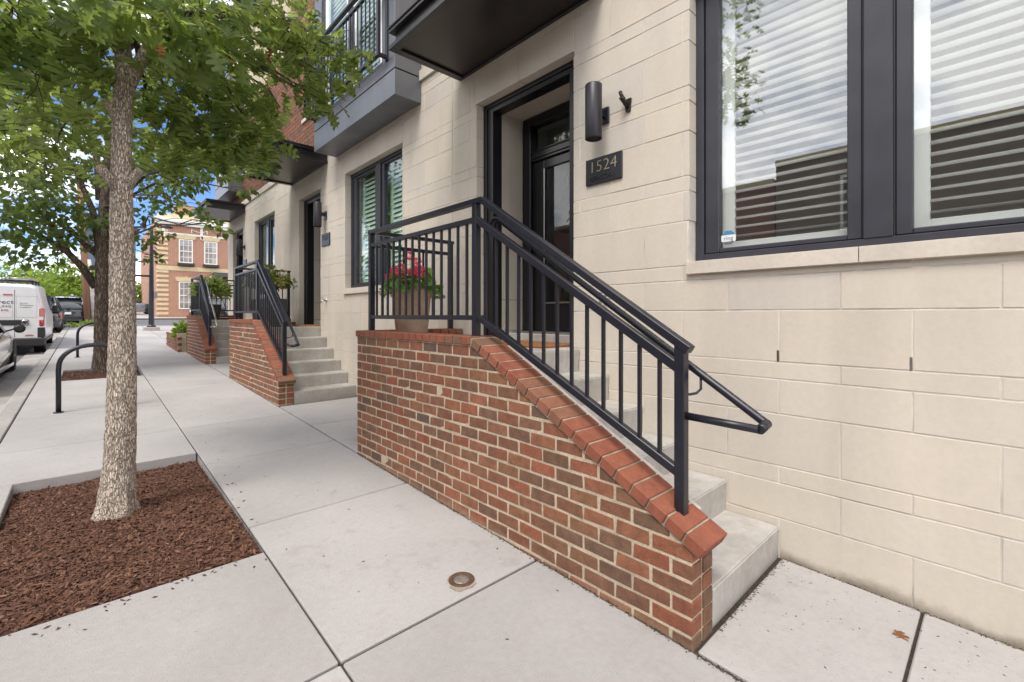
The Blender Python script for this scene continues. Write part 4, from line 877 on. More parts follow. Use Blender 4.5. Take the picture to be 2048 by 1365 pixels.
def low_plant(c, r, h, mat, label, n=260, s=(.06, .12), group='low green plants by the end wall'):
    t = thing('leafy_plant', c, label, 'plant', group); q = rdirs(n); q[:, 2] = np.abs(q[:, 2]); p = np.array(c) + q * np.array([r, r, h]) * rng.uniform(.2, 1, (n, 1)) ** .5
    scatter_mesh('foliage', BROAD, p, rng.uniform(*s, n), q + rng.normal(size=(n, 3)) * .4, rdirs(n, -1), mat, c, t)['kind'] = 'stuff'
    MB().tube([c, (c[0], c[1], c[2] + h * .6)], .01, 5).build('stem', m_bark2, t, fix=False)
pl = thing('planter_wall', (1.95, 16.4, g(16.4)), 'low brick planter wall past the farthest stoop', 'planter')
b = MB()
for k in range(7):
    for i in range(12):
        y0 = 15.2 + i * .2 - (.1 if k % 2 else 0); b.box(1.75, 1.84, y0 + .005, y0 + .195, g(16) + k * .081 - .1, g(16) + k * .081 - .03)
MB().box(1.76, 1.95, 15.15, 17.55, 0.3, g(16) + .47).build('mortar_core', m_mort, pl); b.build('brick', m_brick, pl, fix=False)['kind'] = 'stuff'
MB().box(1.96, 3.05, 15.2, 17.5, .3, g(16) + .40).build('soil', m_soil, pl)
for i, (x, y, r, h, m, l) in enumerate(((1.9, 15.6, .22, .42, m_leaf3, 'bright green plant spilling over the low brick planter beside the farthest stoop'), (2.5, 16.2, .4, .35, m_leaf3, 'low green plant in the brick planter, behind the farthest railing'), (2.8, 17.0, .35, .3, m_leaf3, 'low green plant at the far end of the brick planter'))):
    low_plant((x, y, g(16) + .38), r, h, m, l)

# ---------------------------------------------------------------- trees
def trunk(pts, radii, mat, parent, name, seg=72, dens=.012, amp=.012, furrow=True):
    """bark as real relief: plated ridges with furrows"""
    pts = [Vector(p) for p in pts]; cum = [0]
    for a, b in zip(pts[:-1], pts[1:]): cum.append(cum[-1] + (b - a).length)
    n = int(cum[-1] / dens); vs = []; fs = []; mi = []
    for i in range(n + 1):
        s = cum[-1] * i / n; k = max(q for q in range(len(cum) - 1) if cum[q] <= s + 1e-9); f = (s - cum[k]) / (cum[k + 1] - cum[k]); f2 = f
        p = pts[k].lerp(pts[k + 1], f2); r = radii[k] + (radii[k + 1] - radii[k]) * f
        for j in range(seg):
            a = 2 * math.pi * j / seg; c, s_ = math.cos(a), math.sin(a)
            q = Vector((c * 4.2, s_ * 4.2, s * 5.5)); q += Vector((mnoise.noise(q * 2), mnoise.noise(q * 2 + Vector((9, 0, 0))), 0)) * .45
            v = mnoise.voronoi(q * 1.55)[0]; h = min(1, (v[1] - v[0]) * 2.6); h2 = mnoise.noise(Vector((c * 12, s_ * 12, s * 14)))
            d = amp * (h - .6) + amp * .35 * h2; rr_ = r * (1 + .05 * mnoise.noise(Vector((c * 1.3, s_ * 1.3, s * 1.2))) + .20 * math.exp(-s / .11) * math.cos(5 * a + 1.1 + math.sin(a))) + d * min(1, r / .08)
            vs.append((p.x + c * rr_, p.y + s_ * rr_, p.z)); mi.append(h)
    me = bpy.data.meshes.new(name); 
    for i in range(n):
        for j in range(seg): fs.append((i * seg + j, i * seg + (j + 1) % seg, (i + 1) * seg + (j + 1) % seg, (i + 1) * seg + j))
    L0 = WL[parent.name]; me.from_pydata([(x - L0.x, y - L0.y, z - L0.z) for x, y, z in vs], [], fs)
    me.materials.append(mat); me.materials.append(m_barkd)
    me.polygons.foreach_set('material_index', [1 if furrow and sum(mi[q] for q in f) / 4 < .24 else 0 for f in fs]); me.polygons.foreach_set('use_smooth', [True] * len(fs)); me.update()
    return link(name, me, parent, L0)
def curve(a, b, sag=.0, n=6, wob=.05):
    a, b = Vector(a), Vector(b); L_ = (b - a).length; out = []
    for i in range(n + 1):
        f = i / n; p = a.lerp(b, f); p.z += sag * 4 * f * (1 - f) * L_
        if 0 < i < n: p += Vector((random.gauss(0, wob), random.gauss(0, wob), random.gauss(0, wob))) * L_ * .5
        out.append(p)
    return out
def crown(root, clumps, roots, leaf, size, mat, bmat, brad, down=.5, nleafobj=0, br=True):
    """clumps: (centre, radius, n). roots: (point, radius) a clump's branch can start from"""
    B = MB(); PT = []; DR = []; UP = []; SZ = []
    for c, r, n in clumps:
        c = Vector(c)
        if br:
            s, sr = min(roots, key=lambda q: (Vector(q[0]) - c).length + (2 if q[0][2] > c.z + .3 else 0)); L_ = (c - Vector(s)).length
            pts = curve(s, c, .08, 7, .045); r0 = min(sr * .6, brad * (.35 + .3 * L_)); B.tube(pts, [r0 + (r0 * .25 - r0) * i / 7 for i in range(8)], 8)
            for _ in range(max(3, n // 18)):
                e = c + Vector(rdirs(1)[0]) * r * random.uniform(.5, .95); k = random.randint(3, 7); B.tube(curve(pts[k], e, .05, 4, .06), [r0 * .3, r0 * .25, r0 * .2, r0 * .14, r0 * .08], 5, cap=False)
        d = rdirs(n); rad = rng.uniform(0, 1, (n, 1)) ** .42
        p = np.array(c) + d * rad * r * np.array([1, 1, .72])
        PT.append(p); dd = d * np.array([1, 1, .3]) + rng.normal(size=(n, 3)) * .45; dd[:, 2] -= down; DR.append(dd); UP.append(rng.normal(size=(n, 3)) * .45 + np.array([0, 0, 1.])); SZ.append(rng.uniform(size[0], size[1], n))
    PT, DR, UP, SZ = np.concatenate(PT), np.concatenate(DR), np.concatenate(UP), np.concatenate(SZ)
    if br: B.build('branches', bmat, root, fix=False)['kind'] = 'stuff'
    loc = tuple(WL[root.name])
    if nleafobj:
        dist = np.linalg.norm(PT - np.array([0, 0, CAMZ]), axis=1); order = np.argsort(dist); near = order[:nleafobj]; rest = order[nleafobj:]
        me = bpy.data.meshes.new('leaf'); me.from_pydata(leaf[0], [], leaf[1]); me.materials.append(mat)
        for i in near:
            y = Vector(DR[i]).normalized(); x = y.cross(Vector(UP[i])).normalized(); z = x.cross(y)
            o = bpy.data.objects.new('leaf', me); col.objects.link(o); o.parent = root; s = SZ[i]
            o.matrix_local = Matrix.Translation(Vector(PT[i]) - WL[root.name]) @ Matrix((x * s, y * s, z * s)).transposed().to_4x4()
        PT, DR, UP, SZ = PT[rest], DR[rest], UP[rest], SZ[rest]
    scatter_mesh('crown', leaf, PT, SZ, DR, UP, mat, loc, root)['kind'] = 'stuff'
T1 = (.135, 4.13, .085)
tree1 = thing('street_tree', T1, 'nearest street tree, straight grey trunk in the wide mulch pit', 'tree', 'street trees')
tp = [(.125, 4.13, .05), (.135, 4.13, .11), (.14, 4.13, .22), (.155, 4.14, .45), (.165, 4.14, .8), (.17, 4.15, 1.5), (.165, 4.15, 2.2), (.165, 4.14, 2.62), (.17, 4.14, 2.95), (.185, 4.14, 3.14), (.165, 4.16, 3.45), (.13, 4.18, 4.3), (.2, 4.2, 5.2)]
tr = [.190, .138, .107, .090, .082, .073, .063, .057, .054, .054, .042, .036, .026]
trunk(tp, tr, m_bark, tree1, 'trunk', 96, .011, .0055, False)
b = MB(); b.tube([(.185, 4.14, 3.06), (.25, 4.12, 3.24), (.36, 4.05, 3.52), (.52, 4.0, 4.0)], [.046, .040, .036, .026], 14); b.tube([(.16, 4.14, 3.3), (-.1, 3.9, 3.62), (-.5, 3.6, 3.55), (-1.0, 3.3, 3.45)], [.03, .026, .022, .014], 10); b.build('limb', m_bark, tree1, fix=False)
for (x, y, z), (dx, dy, dz), r in (((.10, 4.09, 2.42), (-.05, -.05, .06), .035), ((.22, 4.09, 2.44), (.03, -.07, .05), .03), ((.11, 4.1, 2.90), (-.03, -.05, .02), .028)):   # knots where limbs were pruned
    b = MB(); b.tube([(x + .03 * (1 if dx < 0 else -1), y + .03, z - .06), (x, y, z), (x + dx, y + dy, z + dz)], [r * .8, r, r * .72], 14); k = b.build('pruned_stub', m_bark, tree1, loc=(x, y, z), fix=False)
    v = Vector((dx, dy, dz)); MB().tube([Vector((x, y, z)) + v * .98, Vector((x, y, z)) + v * 1.03], r * .5, 14).build('cut_face', m_cut, k, fix=False)
cl1 = []
for px, py, d, r, n in [(40, 40, 2.7, .46, 130), (120, 60, 2.8, .33, 90), (272, 10, 2.6, .24, 60), (70, 150, 2.95, .42, 90), (140, 210, 3.7, .42, 75), (40, 215, 3.5, .5, 95), (110, 290, 3.7, .36, 60), (210, 120, 3.9, .42, 80),
        (375, 80, 2.8, .22, 55), (365, 190, 3.5, .40, 100), (420, 60, 3.1, .42, 95), (500, 40, 3.3, .45, 95), (570, 40, 3.7, .38, 75), (420, 210, 3.6, .45, 120), (490, 250, 3.75, .40, 105), (520, 150, 3.8, .36, 75), (380, 290, 3.9, .36, 85), (450, 290, 3.95, .26, 45), (320, 260, 3.7, .40, 80), (560, 95, 4.0, .28, 40), (615, 105, 3.9, .24, 36), (648, 150, 3.75, .26, 55), (685, 100, 3.7, .20, 38), (640, 200, 3.8, .17, 22), (600, 70, 3.9, .2, 16), (520, 285, 3.9, .18, 18), (560, 215, 4.0, .16, 12), (180, -20, 3.0, .35, 70), (360, -5, 3.3, .36, 70), (20, 110, 3.2, .4, 70), (250, 230, 4.2, .45, 60)]:
    cl1.append((P3(px, py, d), r * random.uniform(.85, 1.05), int(n * (1.2 if d < 3.2 else .95))))
cl1 += [((.3, 2.45, 4.5), .38, 60), ((.1, 2.6, 4.9), .4, 60), ((.5, 2.3, 4.1), .25, 30)]
for _ in range(18):
    a = random.uniform(0, 6.28); rr_ = 1.9 * math.sqrt(random.random()); cl1.append(((.17 + rr_ * math.cos(a), 4.15 + rr_ * math.sin(a), random.uniform(4.6, 6.6)), .5, 60))
crown(tree1, cl1, [((.17, 4.16, 3.55), .05), ((.14, 4.18, 4.2), .045), ((.40, 4.05, 3.62), .04), ((.55, 4.0, 4.0), .03), ((-.5, 3.6, 3.55), .02), ((.2, 4.2, 5.1), .03)], OAK, (.10, .165), m_leaf, m_bark2, .028, .55, 260)
for px, py, d in ((538, 95, 3.6), (537, 108, 3.62), (320, 88, 2.6), (466, 110, 3.4)):
    p = P3(px, py, d); o = scatter_mesh('withered_leaf', OAK, np.array([p]), np.array([.07]), np.array([[.1, .1, -1.]]), np.array([[-.6, -.8, .2]]), m_leafb, tuple(p), tree1); o['label'] = 'withered orange leaf'
T2 = (.17, 11.95, .37)
tree2 = thing('street_tree', T2, 'second street tree, dark forked trunk in the smaller mulch pit', 'tree', 'street trees')
trunk([(.17, 11.95, .34), (.17, 11.95, .5), (.18, 11.95, .8), (.18, 11.97, 1.5), (.19, 12.0, 2.3), (.20, 12.0, 3.2), (.25, 12.1, 4.2), (.3, 12.1, 5.2)], [.18, .135, .118, .108, .105, .095, .07, .04], m_bark2, tree2, 'trunk', 60, .03, .010, False)
b = MB()
limbs = [[P3(192, 575, 9.0), P3(165, 535, 8.9), P3(135, 505, 8.7), P3(95, 480, 8.5), P3(50, 455, 8.2), P3(5, 425, 7.9)], [P3(133, 505, 8.7), P3(120, 480, 8.6), P3(95, 440, 8.4), P3(60, 400, 8.2)], [P3(200, 500, 9.1), P3(185, 420, 9.0), P3(150, 340, 8.9), P3(110, 270, 8.8)], [P3(205, 470, 9.1), P3(235, 400, 9.0), P3(290, 350, 8.9), P3(350, 310, 8.7)], [P3(200, 510, 9.1), P3(180, 500, 9.0), P3(150, 470, 8.8), P3(128, 458, 8.7)], [P3(200, 400, 9.1), P3(195, 330, 9.1), P3(180, 250, 9.1), P3(170, 150, 9.1)]]
for l in limbs: b.tube(l, [.075 - .055 * i / (len(l) - 1) for i in range(len(l))], 10)
b.build('limb', m_bark2, tree2, fix=False)
cl2 = []
for px, py, d, r, n in [(25, 305, 8.2, .55, 90), (90, 340, 8.6, .55, 90), (150, 305, 9.2, .5, 70), (50, 385, 7.8, .55, 100), (15, 445, 7.7, .5, 100), (120, 405, 8.4, .5, 80), (165, 350, 9.4, .5, 60), (285, 300, 9.0, .55, 110), (345, 330, 8.6, .55, 110), (415, 330, 8.2, .5, 90), (300, 365, 8.8, .50, 90), (370, 360, 8.4, .38, 60), (440, 310, 8.0, .36, 45), (480, 330, 7.8, .3, 35), (275, 425, 9.0, .38, 50), (330, 405, 8.6, .32, 45), (390, 415, 8.2, .22, 20), (425, 445, 7.9, .15, 14), (445, 462, 7.8, .12, 10), (290, 480, 9.2, .26, 26), (325, 470, 8.7, .18, 14), (85, 470, 8.2, .45, 80), (40, 495, 8.2, .45, 80), (90, 515, 8.6, .3, 40), (140, 450, 8.8, .45, 70), (180, 480, 9.4, .4, 50), (195, 440, 8.6, .3, 30), (250, 350, 9.6, .5, 80), (520, 300, 8.2, .28, 32), (530, 335, 7.8, .22, 28), (495, 385, 7.9, .14, 12), (275, 515, 9.3, .16, 12), (380, 300, 9, .5, 70), (440, 280, 8.6, .45, 60), (60, 240, 9, .6, 70), (20, 350, 9.4, .6, 70), (25, 400, 8.3, .6, 80), (75, 420, 8.9, .55, 80), (110, 360, 9.3, .6, 80), (50, 330, 9.2, .6, 70), (160, 420, 9.2, .4, 45), (200, 540, 9.2, .2, 20), (315, 515, 9.4, .13, 9)]:
    cl2.append((P3(px, py, d), r, int(n * 1.6)))
for _ in range(26):
    a = random.uniform(0, 6.28); rr_ = 2.8 * math.sqrt(random.random()); cl2.append(((.2 + rr_ * math.cos(a), 12.2 + rr_ * math.sin(a), random.uniform(4.8, 7.8)), .8, 110))
crown(tree2, cl2, [(tuple(p), .045) for l in limbs for p in l[1:]] + [((.25, 12.1, 4.2), .06), ((.3, 12.1, 5.2), .04)], BROAD, (.085, .14), m_leaf2, m_bark2, .022, .35)
def far_tree(px, py, d, r, hgt, label, n=900, mat=m_leaf3, s=(.18, .34)):
    c = P3(px, py, d); base = (c.x, c.y, g(c.y) if c.y < 60 else c.z - hgt); t = thing('street_tree', base, label, 'tree', 'light green trees down the street')
    MB().tube([base, (base[0] + .1, base[1], (base[2] + c.z) / 2), tuple(c)], [.16, .13, .08], 8).build('trunk', m_bark2, t, fix=False)
    cl = []
    for _ in range(14):
        q = rdirs(1)[0] * random.uniform(.3, 1) * r; cl.append((c + Vector((q[0], q[1], q[2] * .8)), r * .48, n // 14))
    crown(t, cl, [(tuple(c), .1)], BROAD, s, mat, m_bark2, .05, .3)
far_tree(150, 565, 34, 1.9, 4, 'bright green tree directly behind the brown utility pole', 1100)
far_tree(112, 570, 40, 2.2, 4, 'bright green tree above the dark car, left of the utility pole', 1000)
far_tree(62, 572, 52, 3.0, 5, 'mid green tree above the white van roof', 900, m_leaf2, (.3, .5))
far_tree(15, 560, 44, 2.4, 5, 'bright green tree at the left edge of the view above the van', 1000)
far_tree(280, 588, 42, 1.7, 4, 'bright green tree behind the black lamp post', 1000)
far_tree(205, 600, 60, 3, 5, 'green tree seen low between the two street tree trunks', 700, m_leaf2, (.3, .5))
far_tree(-60, 540, 60, 4.5, 6, 'tall green tree beyond the left edge of the street', 700, m_leaf2, (.4, .6))
far_tree(100, 596, 75, 4, 5, 'hazy green tree farthest down the street', 600, m_leaf2, (.4, .7))

# ---------------------------------------------------------------- street furniture
def rack(x0, x1, y, top, label):
    t = thing('bike_rack', ((x0 + x1) / 2, y, g(y)), label, 'bike rack', 'black hoop bike racks'); r = (x1 - x0) / 2; zc = top - r * .62
    pts = [(x0, y, g(y) - .02), (x0, y, zc - .1)] + [((x0 + x1) / 2 - r * math.cos(R(a)), y, zc - .1 + (top - zc + .1) * math.sin(R(a)) ** .8 if a not in (0, 180) else zc - .1) for a in range(10, 180, 10)] + [(x1, y, zc - .1), (x1, y, g(y) - .02)]
    MB().tube(pts, .027, 14).build('hoop', m_black, t, fix=False)
    for x in (x0, x1): MB().lathe((x, y, g(y) + .001), [(.05, 0), (.05, .010), (.03, .012)], 20).build('base_flange', m_black, t)
rack(-.282, .36, 8.11, 1.11, 'nearest black hoop bike rack, partly behind the grey tree trunk')
rack(-.20, .42, 15.0, 1.31, 'farther black hoop bike rack by the dark forked tree')
lp = thing('street_lamp', (2.0, 25.3, g(25.3)), 'black tapered street lamp post on a concrete footing by the corner', 'street lamp')
b = MB(); b.box(1.72, 2.28, 25.05, 25.6, g(25) - .1, g(25) + .16); b.build('footing', m_kerb, lp, bevel=.02)
b = MB(); z = g(25) + .16; b.lathe((2.0, 25.3, z), [(.16, 0), (.16, .05), (.12, .07), (.105, .12), (.085, 2.2), (.06, 4.3), (.055, 4.4)], 20); b.build('pole', m_black, lp, fix=False)
MB().tube([(2.0, 25.3, z + 4.3), (2.1, 25.2, z + 4.45), (2.45, 25.0, z + 4.5)], .03, 8).build('arm', m_black, lp, fix=False)
MB().lathe((2.5, 24.97, z + 4.36), [(.02, .14), (.07, .12), (.24, .03), (.24, 0), (.1, -.02)], 16).build('lamp_head', m_black, lp, fix=False)
MB().box(1.45, 2.0, 25.25, 25.33, z + 2.18, z + 2.26).build('banner_arm', m_black, lp); MB().box(2.08, 2.20, 25.2, 25.24, z + 1.25, z + 1.55).build('notice', m_zinc, lp)
up_ = thing('utility_pole', (-.05, 33.5, g(33.5)), 'leaning brown utility pole with peeling paint', 'utility pole')
MB().tube([(-.02, 33.5, g(33.5) - .1), (-.15, 33.5, 4), (-.4, 33.5, 9.5)], [.17, .16, .12], 16).build('pole', m_pole, up_, fix=False)
MB().tube([(.22, 33.4, g(33.5) - .1), (.1, 33.4, 3.2), (.0, 33.4, 4.5)], [.10, .09, .08], 12).build('conduit', m_polew, up_, fix=False)
for i, (x, y, z) in enumerate(((-.1, 30.5, 1.02), (-.6, 28.8, .9), (.3, 31.8, 1.05), (1.5, 28.9, .93))): low_plant((x, y, g(y) - .03), .28, .25 if i != 2 else .55, m_leaf3, ['yellow green weeds at the foot of the utility pole', 'tuft of weeds at the kerb corner before the dark car', 'taller weeds right behind the utility pole', 'thin weeds by the lamp post corner'][i], 90, (.06, .14), 'weeds along the corner')

# ---------------------------------------------------------------- vehicles (facing +Y)
def loft(st, mats, n=9):
    """st: (y, zfloor, zbelt, zroof, wfloor, wbelt, wroof, mat index side-glass?)"""
    b = MB(); ring = []
    for y, zf, zb, zr, wf, wb, wr in st:
        half = [(wf * .92, zf), (wf, zf + .06), (wb * 1.015, (zf + zb) / 2), (wb, zb - .05), (wb * .985, zb), (wr + (wb - wr) * .15, zb + (zr - zb) * .82), (wr, zb + (zr - zb) * .93), (wr * .85, zr), (0, zr + .012)]
        ring.append([(x, y, z) for x, z in half] + [(-x, y, z) for x, z in reversed(half[:-1])])
    k = len(ring[0]); vs = [p for r in ring for p in r]; fs = []
    for i in range(len(ring) - 1):
        for j in range(k - 1): fs.append((i * k + j, i * k + j + 1, (i + 1) * k + j + 1, (i + 1) * k + j))
    b.add(vs, fs, 0, True)
    for i in (0, len(ring) - 1): b.add(ring[i], [tuple(range(k))], 0, False)
    return b
def wheel(t, x, y, z, r, w_, side):
    q = MB(); q.lathe((x - w_ / 2, y, z), [(r * .62, 0), (r * .93, 0), (r, w_ * .18), (r, w_ * .82), (r * .93, w_), (r * .62, w_)], 24, axis='X'); wh = q.build('wheel', m_tire, t, loc=(x, y, z), fix=False)
    MB().lathe((x - w_ * .3 + side * w_ * .25, y, z), [(r * .60, 0), (r * .62, w_ * .3), (r * .45, w_ * .5), (.03, w_ * .55)], 10, axis='X').build('rim', m_zinc, wh, fix=False)
def car(name, x, y, L_, W_, H_, paint, label, suv=False, cat='car'):
    z = g(y + L_ / 2) - .135; t = thing(name, (x, y + L_ / 2, z), label, cat, 'parked cars'); w_ = W_ / 2; sl_ = .033
    f = lambda yy: z + (yy - L_ / 2) * sl_
    zb = H_ * (.60 if not suv else .58)
    bs = [(0.0, .38, zb * .80, zb * .82, .70), (.06, .25, zb * .93, zb * .95, .90), (.35, .20, zb * .97, zb, .97), (.9, .19, zb, zb + .02, 1), (L_ * .5, .18, zb * .98, zb + .005, 1), (L_ * .68, .18, zb * .97, zb * .985, 1), (L_ * .80, .20, zb * .93, zb * .95, .985), (L_ * .93, .22, zb * .82, zb * .85, .93), (L_, .36, zb * .68, zb * .70, .74)]
    b = MB(); st_ = [(y + q, f(q) + a, f(q) + zbq - .04, f(q) + zrq, w_ * k * .96, w_ * k, w_ * k * .93) for q, a, zbq, zrq, k in bs]
    b = loft(st_, None); k_ = b.build('body', paint, t, fix=True, weld=True)
    c0, c1, c2, c3 = (.55, 1.25, L_ * .52, L_ * .70) if not suv else (.08, .5, L_ * .55, L_ * .72)
    cab = [(c0, .02), (c1, .93), ((c1 + c2) / 2, 1.0), (c2, .95), (c3, .02)]
    b = loft([(y + q, f(q) + zb - .06, f(q) + zb - .03, f(q) + zb - .02 + (H_ - zb) * h, w_ * .90, w_ * .90, w_ * (.90 - .20 * h)) for q, h in cab], None); b.build('cabin_glass', m_cglass, t, weld=True)
    b = loft([(y + q, f(q) + H_ - .045, f(q) + H_ - .035, f(q) + H_ - .005 + d, w_ * .66, w_ * .71, w_ * .66) for q, d in ((c1 - .1, -.06), (c1 + .25, 0), ((c1 + c2) / 2, .012), (c2 - .1, -.005), (c2 + .15, -.07))], None); b.build('roof', paint, t, weld=True)
    for s in (-1, 1):
        q = MB(); q.tube([(x * 0 + s * w_ * .9, y + c3, f(c3) + zb), (s * w_ * .70, y + c2, f(c2) + H_ - .05)], .035, 6); q.tube([(s * w_ * .9, y + c0, f(c0) + zb), (s * w_ * .70, y + c1, f(c1) + H_ - .07)], .05, 6); q.tube([(s * w_ * .91, y + L_ * .42, f(L_ * .42) + zb), (s * w_ * .70, y + L_ * .40, f(L_ * .4) + H_ - .02)], .03, 6)
        q.build('pillar', paint, t, fix=False)
        mm = MB(); my = y + L_ * .66; mz = f(L_ * .66) + zb + .07
        mm.tube([(s * w_ * .93, my, mz - .05), (s * (w_ + .06), my, mz)], .018, 6); mm.lathe((s * (w_ + .13), my - .05, mz), [(.05, 0), (.085, .02), (.085, .06), (.06, .12), (.02, .15)], 14, axis='Y'); mm.build('wing_mirror', m_plas, t, fix=False)
        MB().box(s * w_ * .95 - .03, s * w_ * .95 + .03, y + .05, y + .22, f(.1) + zb * .72, f(.1) + zb * .90).build('tail_light', m_red, t, bevel=.02)
        MB().box(s * w_ - .012 * (s > 0) - .01, s * w_ + .02, y + L_ * .28, y + L_ * .74, f(L_ * .5) + .20, f(L_ * .5) + .26).build('sill_trim', m_chrome, t)
    for s in (-1, 1):
        for q in (L_ * .17, L_ * .81): wheel(t, s * (w_ - .10), y + q, f(q) + .33, .33, .22, s); MB().lathe((s * (w_ - .115) - .085, y + q, f(q) + .34), [(.30, 0), (.375, .005), (.375, .165), (.30, .168)], 24, axis='X').build('wheel_arch', m_plas, t, fix=False)
    MB().box(-w_ * .8, w_ * .8, y - .012, y + .1, f(0) + .30, f(0) + .48).build('bumper', m_plas, t, bevel=.02)
    MB().box(-.26, .26, y - .004, y + .02, f(0) + zb * .66, f(0) + zb * .80).build('licence_plate', m_swhite, t)
    # parts were laid out about x = 0
    for o in t.children: o.location.x += x
    return t
car('parked_car', -2.06, 10.4, 4.6, 1.82, 1.42, m_silver, 'silver beige parked car cut off by the left edge, ahead of the camera')
car('parked_car', -1.75, 26.5, 4.6, 1.86, 1.52, m_dcar, 'dark grey parked car beyond the white van, rear towards us', True)
car('parked_car', -.95, 33.6, 4.4, 1.8, 1.5, m_dcar, 'dark parked car farther up the street, behind the dark grey one', True)
def cross_car(x, y, paint, label, suv=False):
    t = car('parked_car', 0, 0, 4.5, 1.8, 1.5, paint, label, suv); t.rotation_euler = (math.atan(-.033) * 0, 0, R(-90)); t.location = (x, y, g(y) + .0); return t
cross_car(7.3, 37.6, m_dcar, 'dark parked car in front of the brick building, half hidden by the farthest stoop', True)
cross_car(9.2, 36.8, m_bcar, 'blue grey parked car seen through the farthest railing')
cross_car(2.2, 47.5, m_bcar, 'silver blue parked car behind the lamp post')
# white work van
VY = 17.5; z0 = g(VY) - .135
van = thing('work_van', (-1.80, VY + 2.3, z0), 'white work van with dark lettering on its rear doors and a ladder rack', 'van')
fz = lambda q: z0 + q * .033
st_ = [(VY, .42, 1.05, 1.80, .86, .90, .74), (VY + .05, .34, 1.05, 1.86, .90, .925, .77), (VY + .5, .28, 1.06, 1.88, .915, .93, .78), (VY + 2.6, .26, 1.06, 1.88, .915, .93, .78), (VY + 3.2, .26, 1.05, 1.80, .915, .93, .75), (VY + 3.7, .28, 1.02, 1.35, .915, .925, .78), (VY + 4.1, .28, .95, 1.05, .90, .91, .85), (VY + 4.6, .3, .75, .85, .85, .86, .78), (VY + 4.75, .4, .6, .66, .7, .72, .66)]
b = loft([(y, fz(y - VY) + a, fz(y - VY) + bb, fz(y - VY) + c, d, e, f_) for y, a, bb, c, d, e, f_ in st_], None)
for i, v in enumerate(b.v): b.v[i] = (v[0] - 1.80, v[1], v[2])
b.build('body', m_white, van, weld=True)
def vb(name, x0, x1, za, zb_, mat, d=.02, yy=VY, par=None, bev=.004, y2=None):
    return MB().box(x0, x1, yy - d, (y2 or yy + .03), za, zb_).build(name, mat, par or van, bevel=bev)
VX = -1.80
vb('bumper', VX - .93, VX + .93, z0 + .24, z0 + .46, m_plas, .05, y2=VY + .4, bev=.03)
for s in (-1, 1):
    vb('bumper_corner', VX + s * .86 - .075, VX + s * .86 + .075, z0 + .46, z0 + .74, m_plas, .012, y2=VY + .25, bev=.02)
    q = MB(); q.box(VX + s * .87 - .06, VX + s * .87 + .055, VY - .015, VY + .16, z0 + .745, z0 + 1.25); q.build('tail_light', m_red, van, bevel=.03)
    MB().box(VX + s * .87 - .045, VX + s * .87 + .035, VY - .019, VY - .015, z0 + .93, z0 + 1.02).build('reverse_lamp', m_swhite, van)
    mm = MB(); mm.box(VX + s * 1.0 - .07, VX + s * 1.0 + .07, VY + 3.3, VY + 3.4, z0 + 1.15, z0 + 1.38); mm.build('wing_mirror', m_plas, van, bevel=.03)
DX = VX + .375            # the gap between the unequal rear doors
vb('door_gap', DX, DX + .008, z0 + .48, z0 + 1.72, m_plas, .004, bev=0)
vb('door_handle_strip', DX - .30, DX + .27, z0 + .785, z0 + .945, m_plas, .02, bev=.03)
EX, EZ = DX + .19, z0 + .865
q = MB(); q.lathe((EX, VY - .034, EZ), [(.072, .014), (.072, .004), (.058, 0)], 20, axis='Y'); q.build('emblem_ring', m_chrome, van)
q = MB()   # ram's head emblem: a tapering muzzle between two curled horns
q.prism([(EX - .035, EZ + .027), (EX + .035, EZ + .027), (EX + .015, EZ - .038), (EX, EZ - .053), (EX - .015, EZ - .038)], VY - .040, VY - .0345, axis='Y')
for s in (-1, 1): q.tube([(EX + s * .02, VY - .038, EZ + .032), (EX + s * .05, VY - .038, EZ + .022), (EX + s * .055, VY - .038, EZ - .008), (EX + s * .035, VY - .038, EZ - .018)], .009, 6)
q.build('emblem', m_plas, van)
vb('high_brake_light', DX - .20, DX - .03, z0 + 1.575, z0 + 1.61, m_red, .012)
q = MB()
for a in ((DX + .03, DX + .41, z0 + 1.0, z0 + 1.56), (DX - 1.05, DX - .03, z0 + 1.0, z0 + 1.56)):
    for x0, x1, za, zb_ in ((a[0], a[0] + .006, a[2], a[3]), (a[1] - .006, a[1], a[2], a[3]), (a[0], a[1], a[2], a[2] + .006), (a[0], a[1], a[3] - .006, a[3])): q.box(x0, x1, VY - .003, VY + .02, za, zb_)
q.build('panel_crease', m_zinc, van)
def vt(s, x, z, size, mat, al='RIGHT'): text_mesh('lettering', s, size, .001, mat, van, (x, VY - .004, z), ROT_Y, al, xs=1.15)
vt('Direct', DX - .01, z0 + 1.40, .15, m_ink); vt('COOLING', DX - .05, z0 + 1.285, .085, m_ink); vt('646', DX - .10, z0 + 1.19, .08, m_inkr)
for i, s in enumerate(('\u2022 Service', '\u2022 Maintenance', '\u2022 Installation')): vt(s, DX + .07, z0 + 1.375 - i * .052, .042, m_ink, 'LEFT')
vb('badge', DX + .19, DX + .35, z0 + .505, z0 + .525, m_inkr, .004, bev=0); vb('badge', DX + .20, DX + .33, z0 + .533, z0 + .55, m_zinc, .004, bev=0)
for s in (-1, 1):
    for q_ in (.75, 3.85): wheel(van, VX + s * .80, VY + q_, fz(q_) + .33, .33, .22, s)
MB().box(VX + .905, VX + .94, VY + .3, VY + 3.9, z0 + .36, z0 + .44).build('side_sill', m_plas, van)
MB().box(VX + .80, VX + .915, VY + 3.05, VY + 3.6, z0 + 1.22, z0 + 1.68).build('cab_window', m_cglass, van)
q = MB()
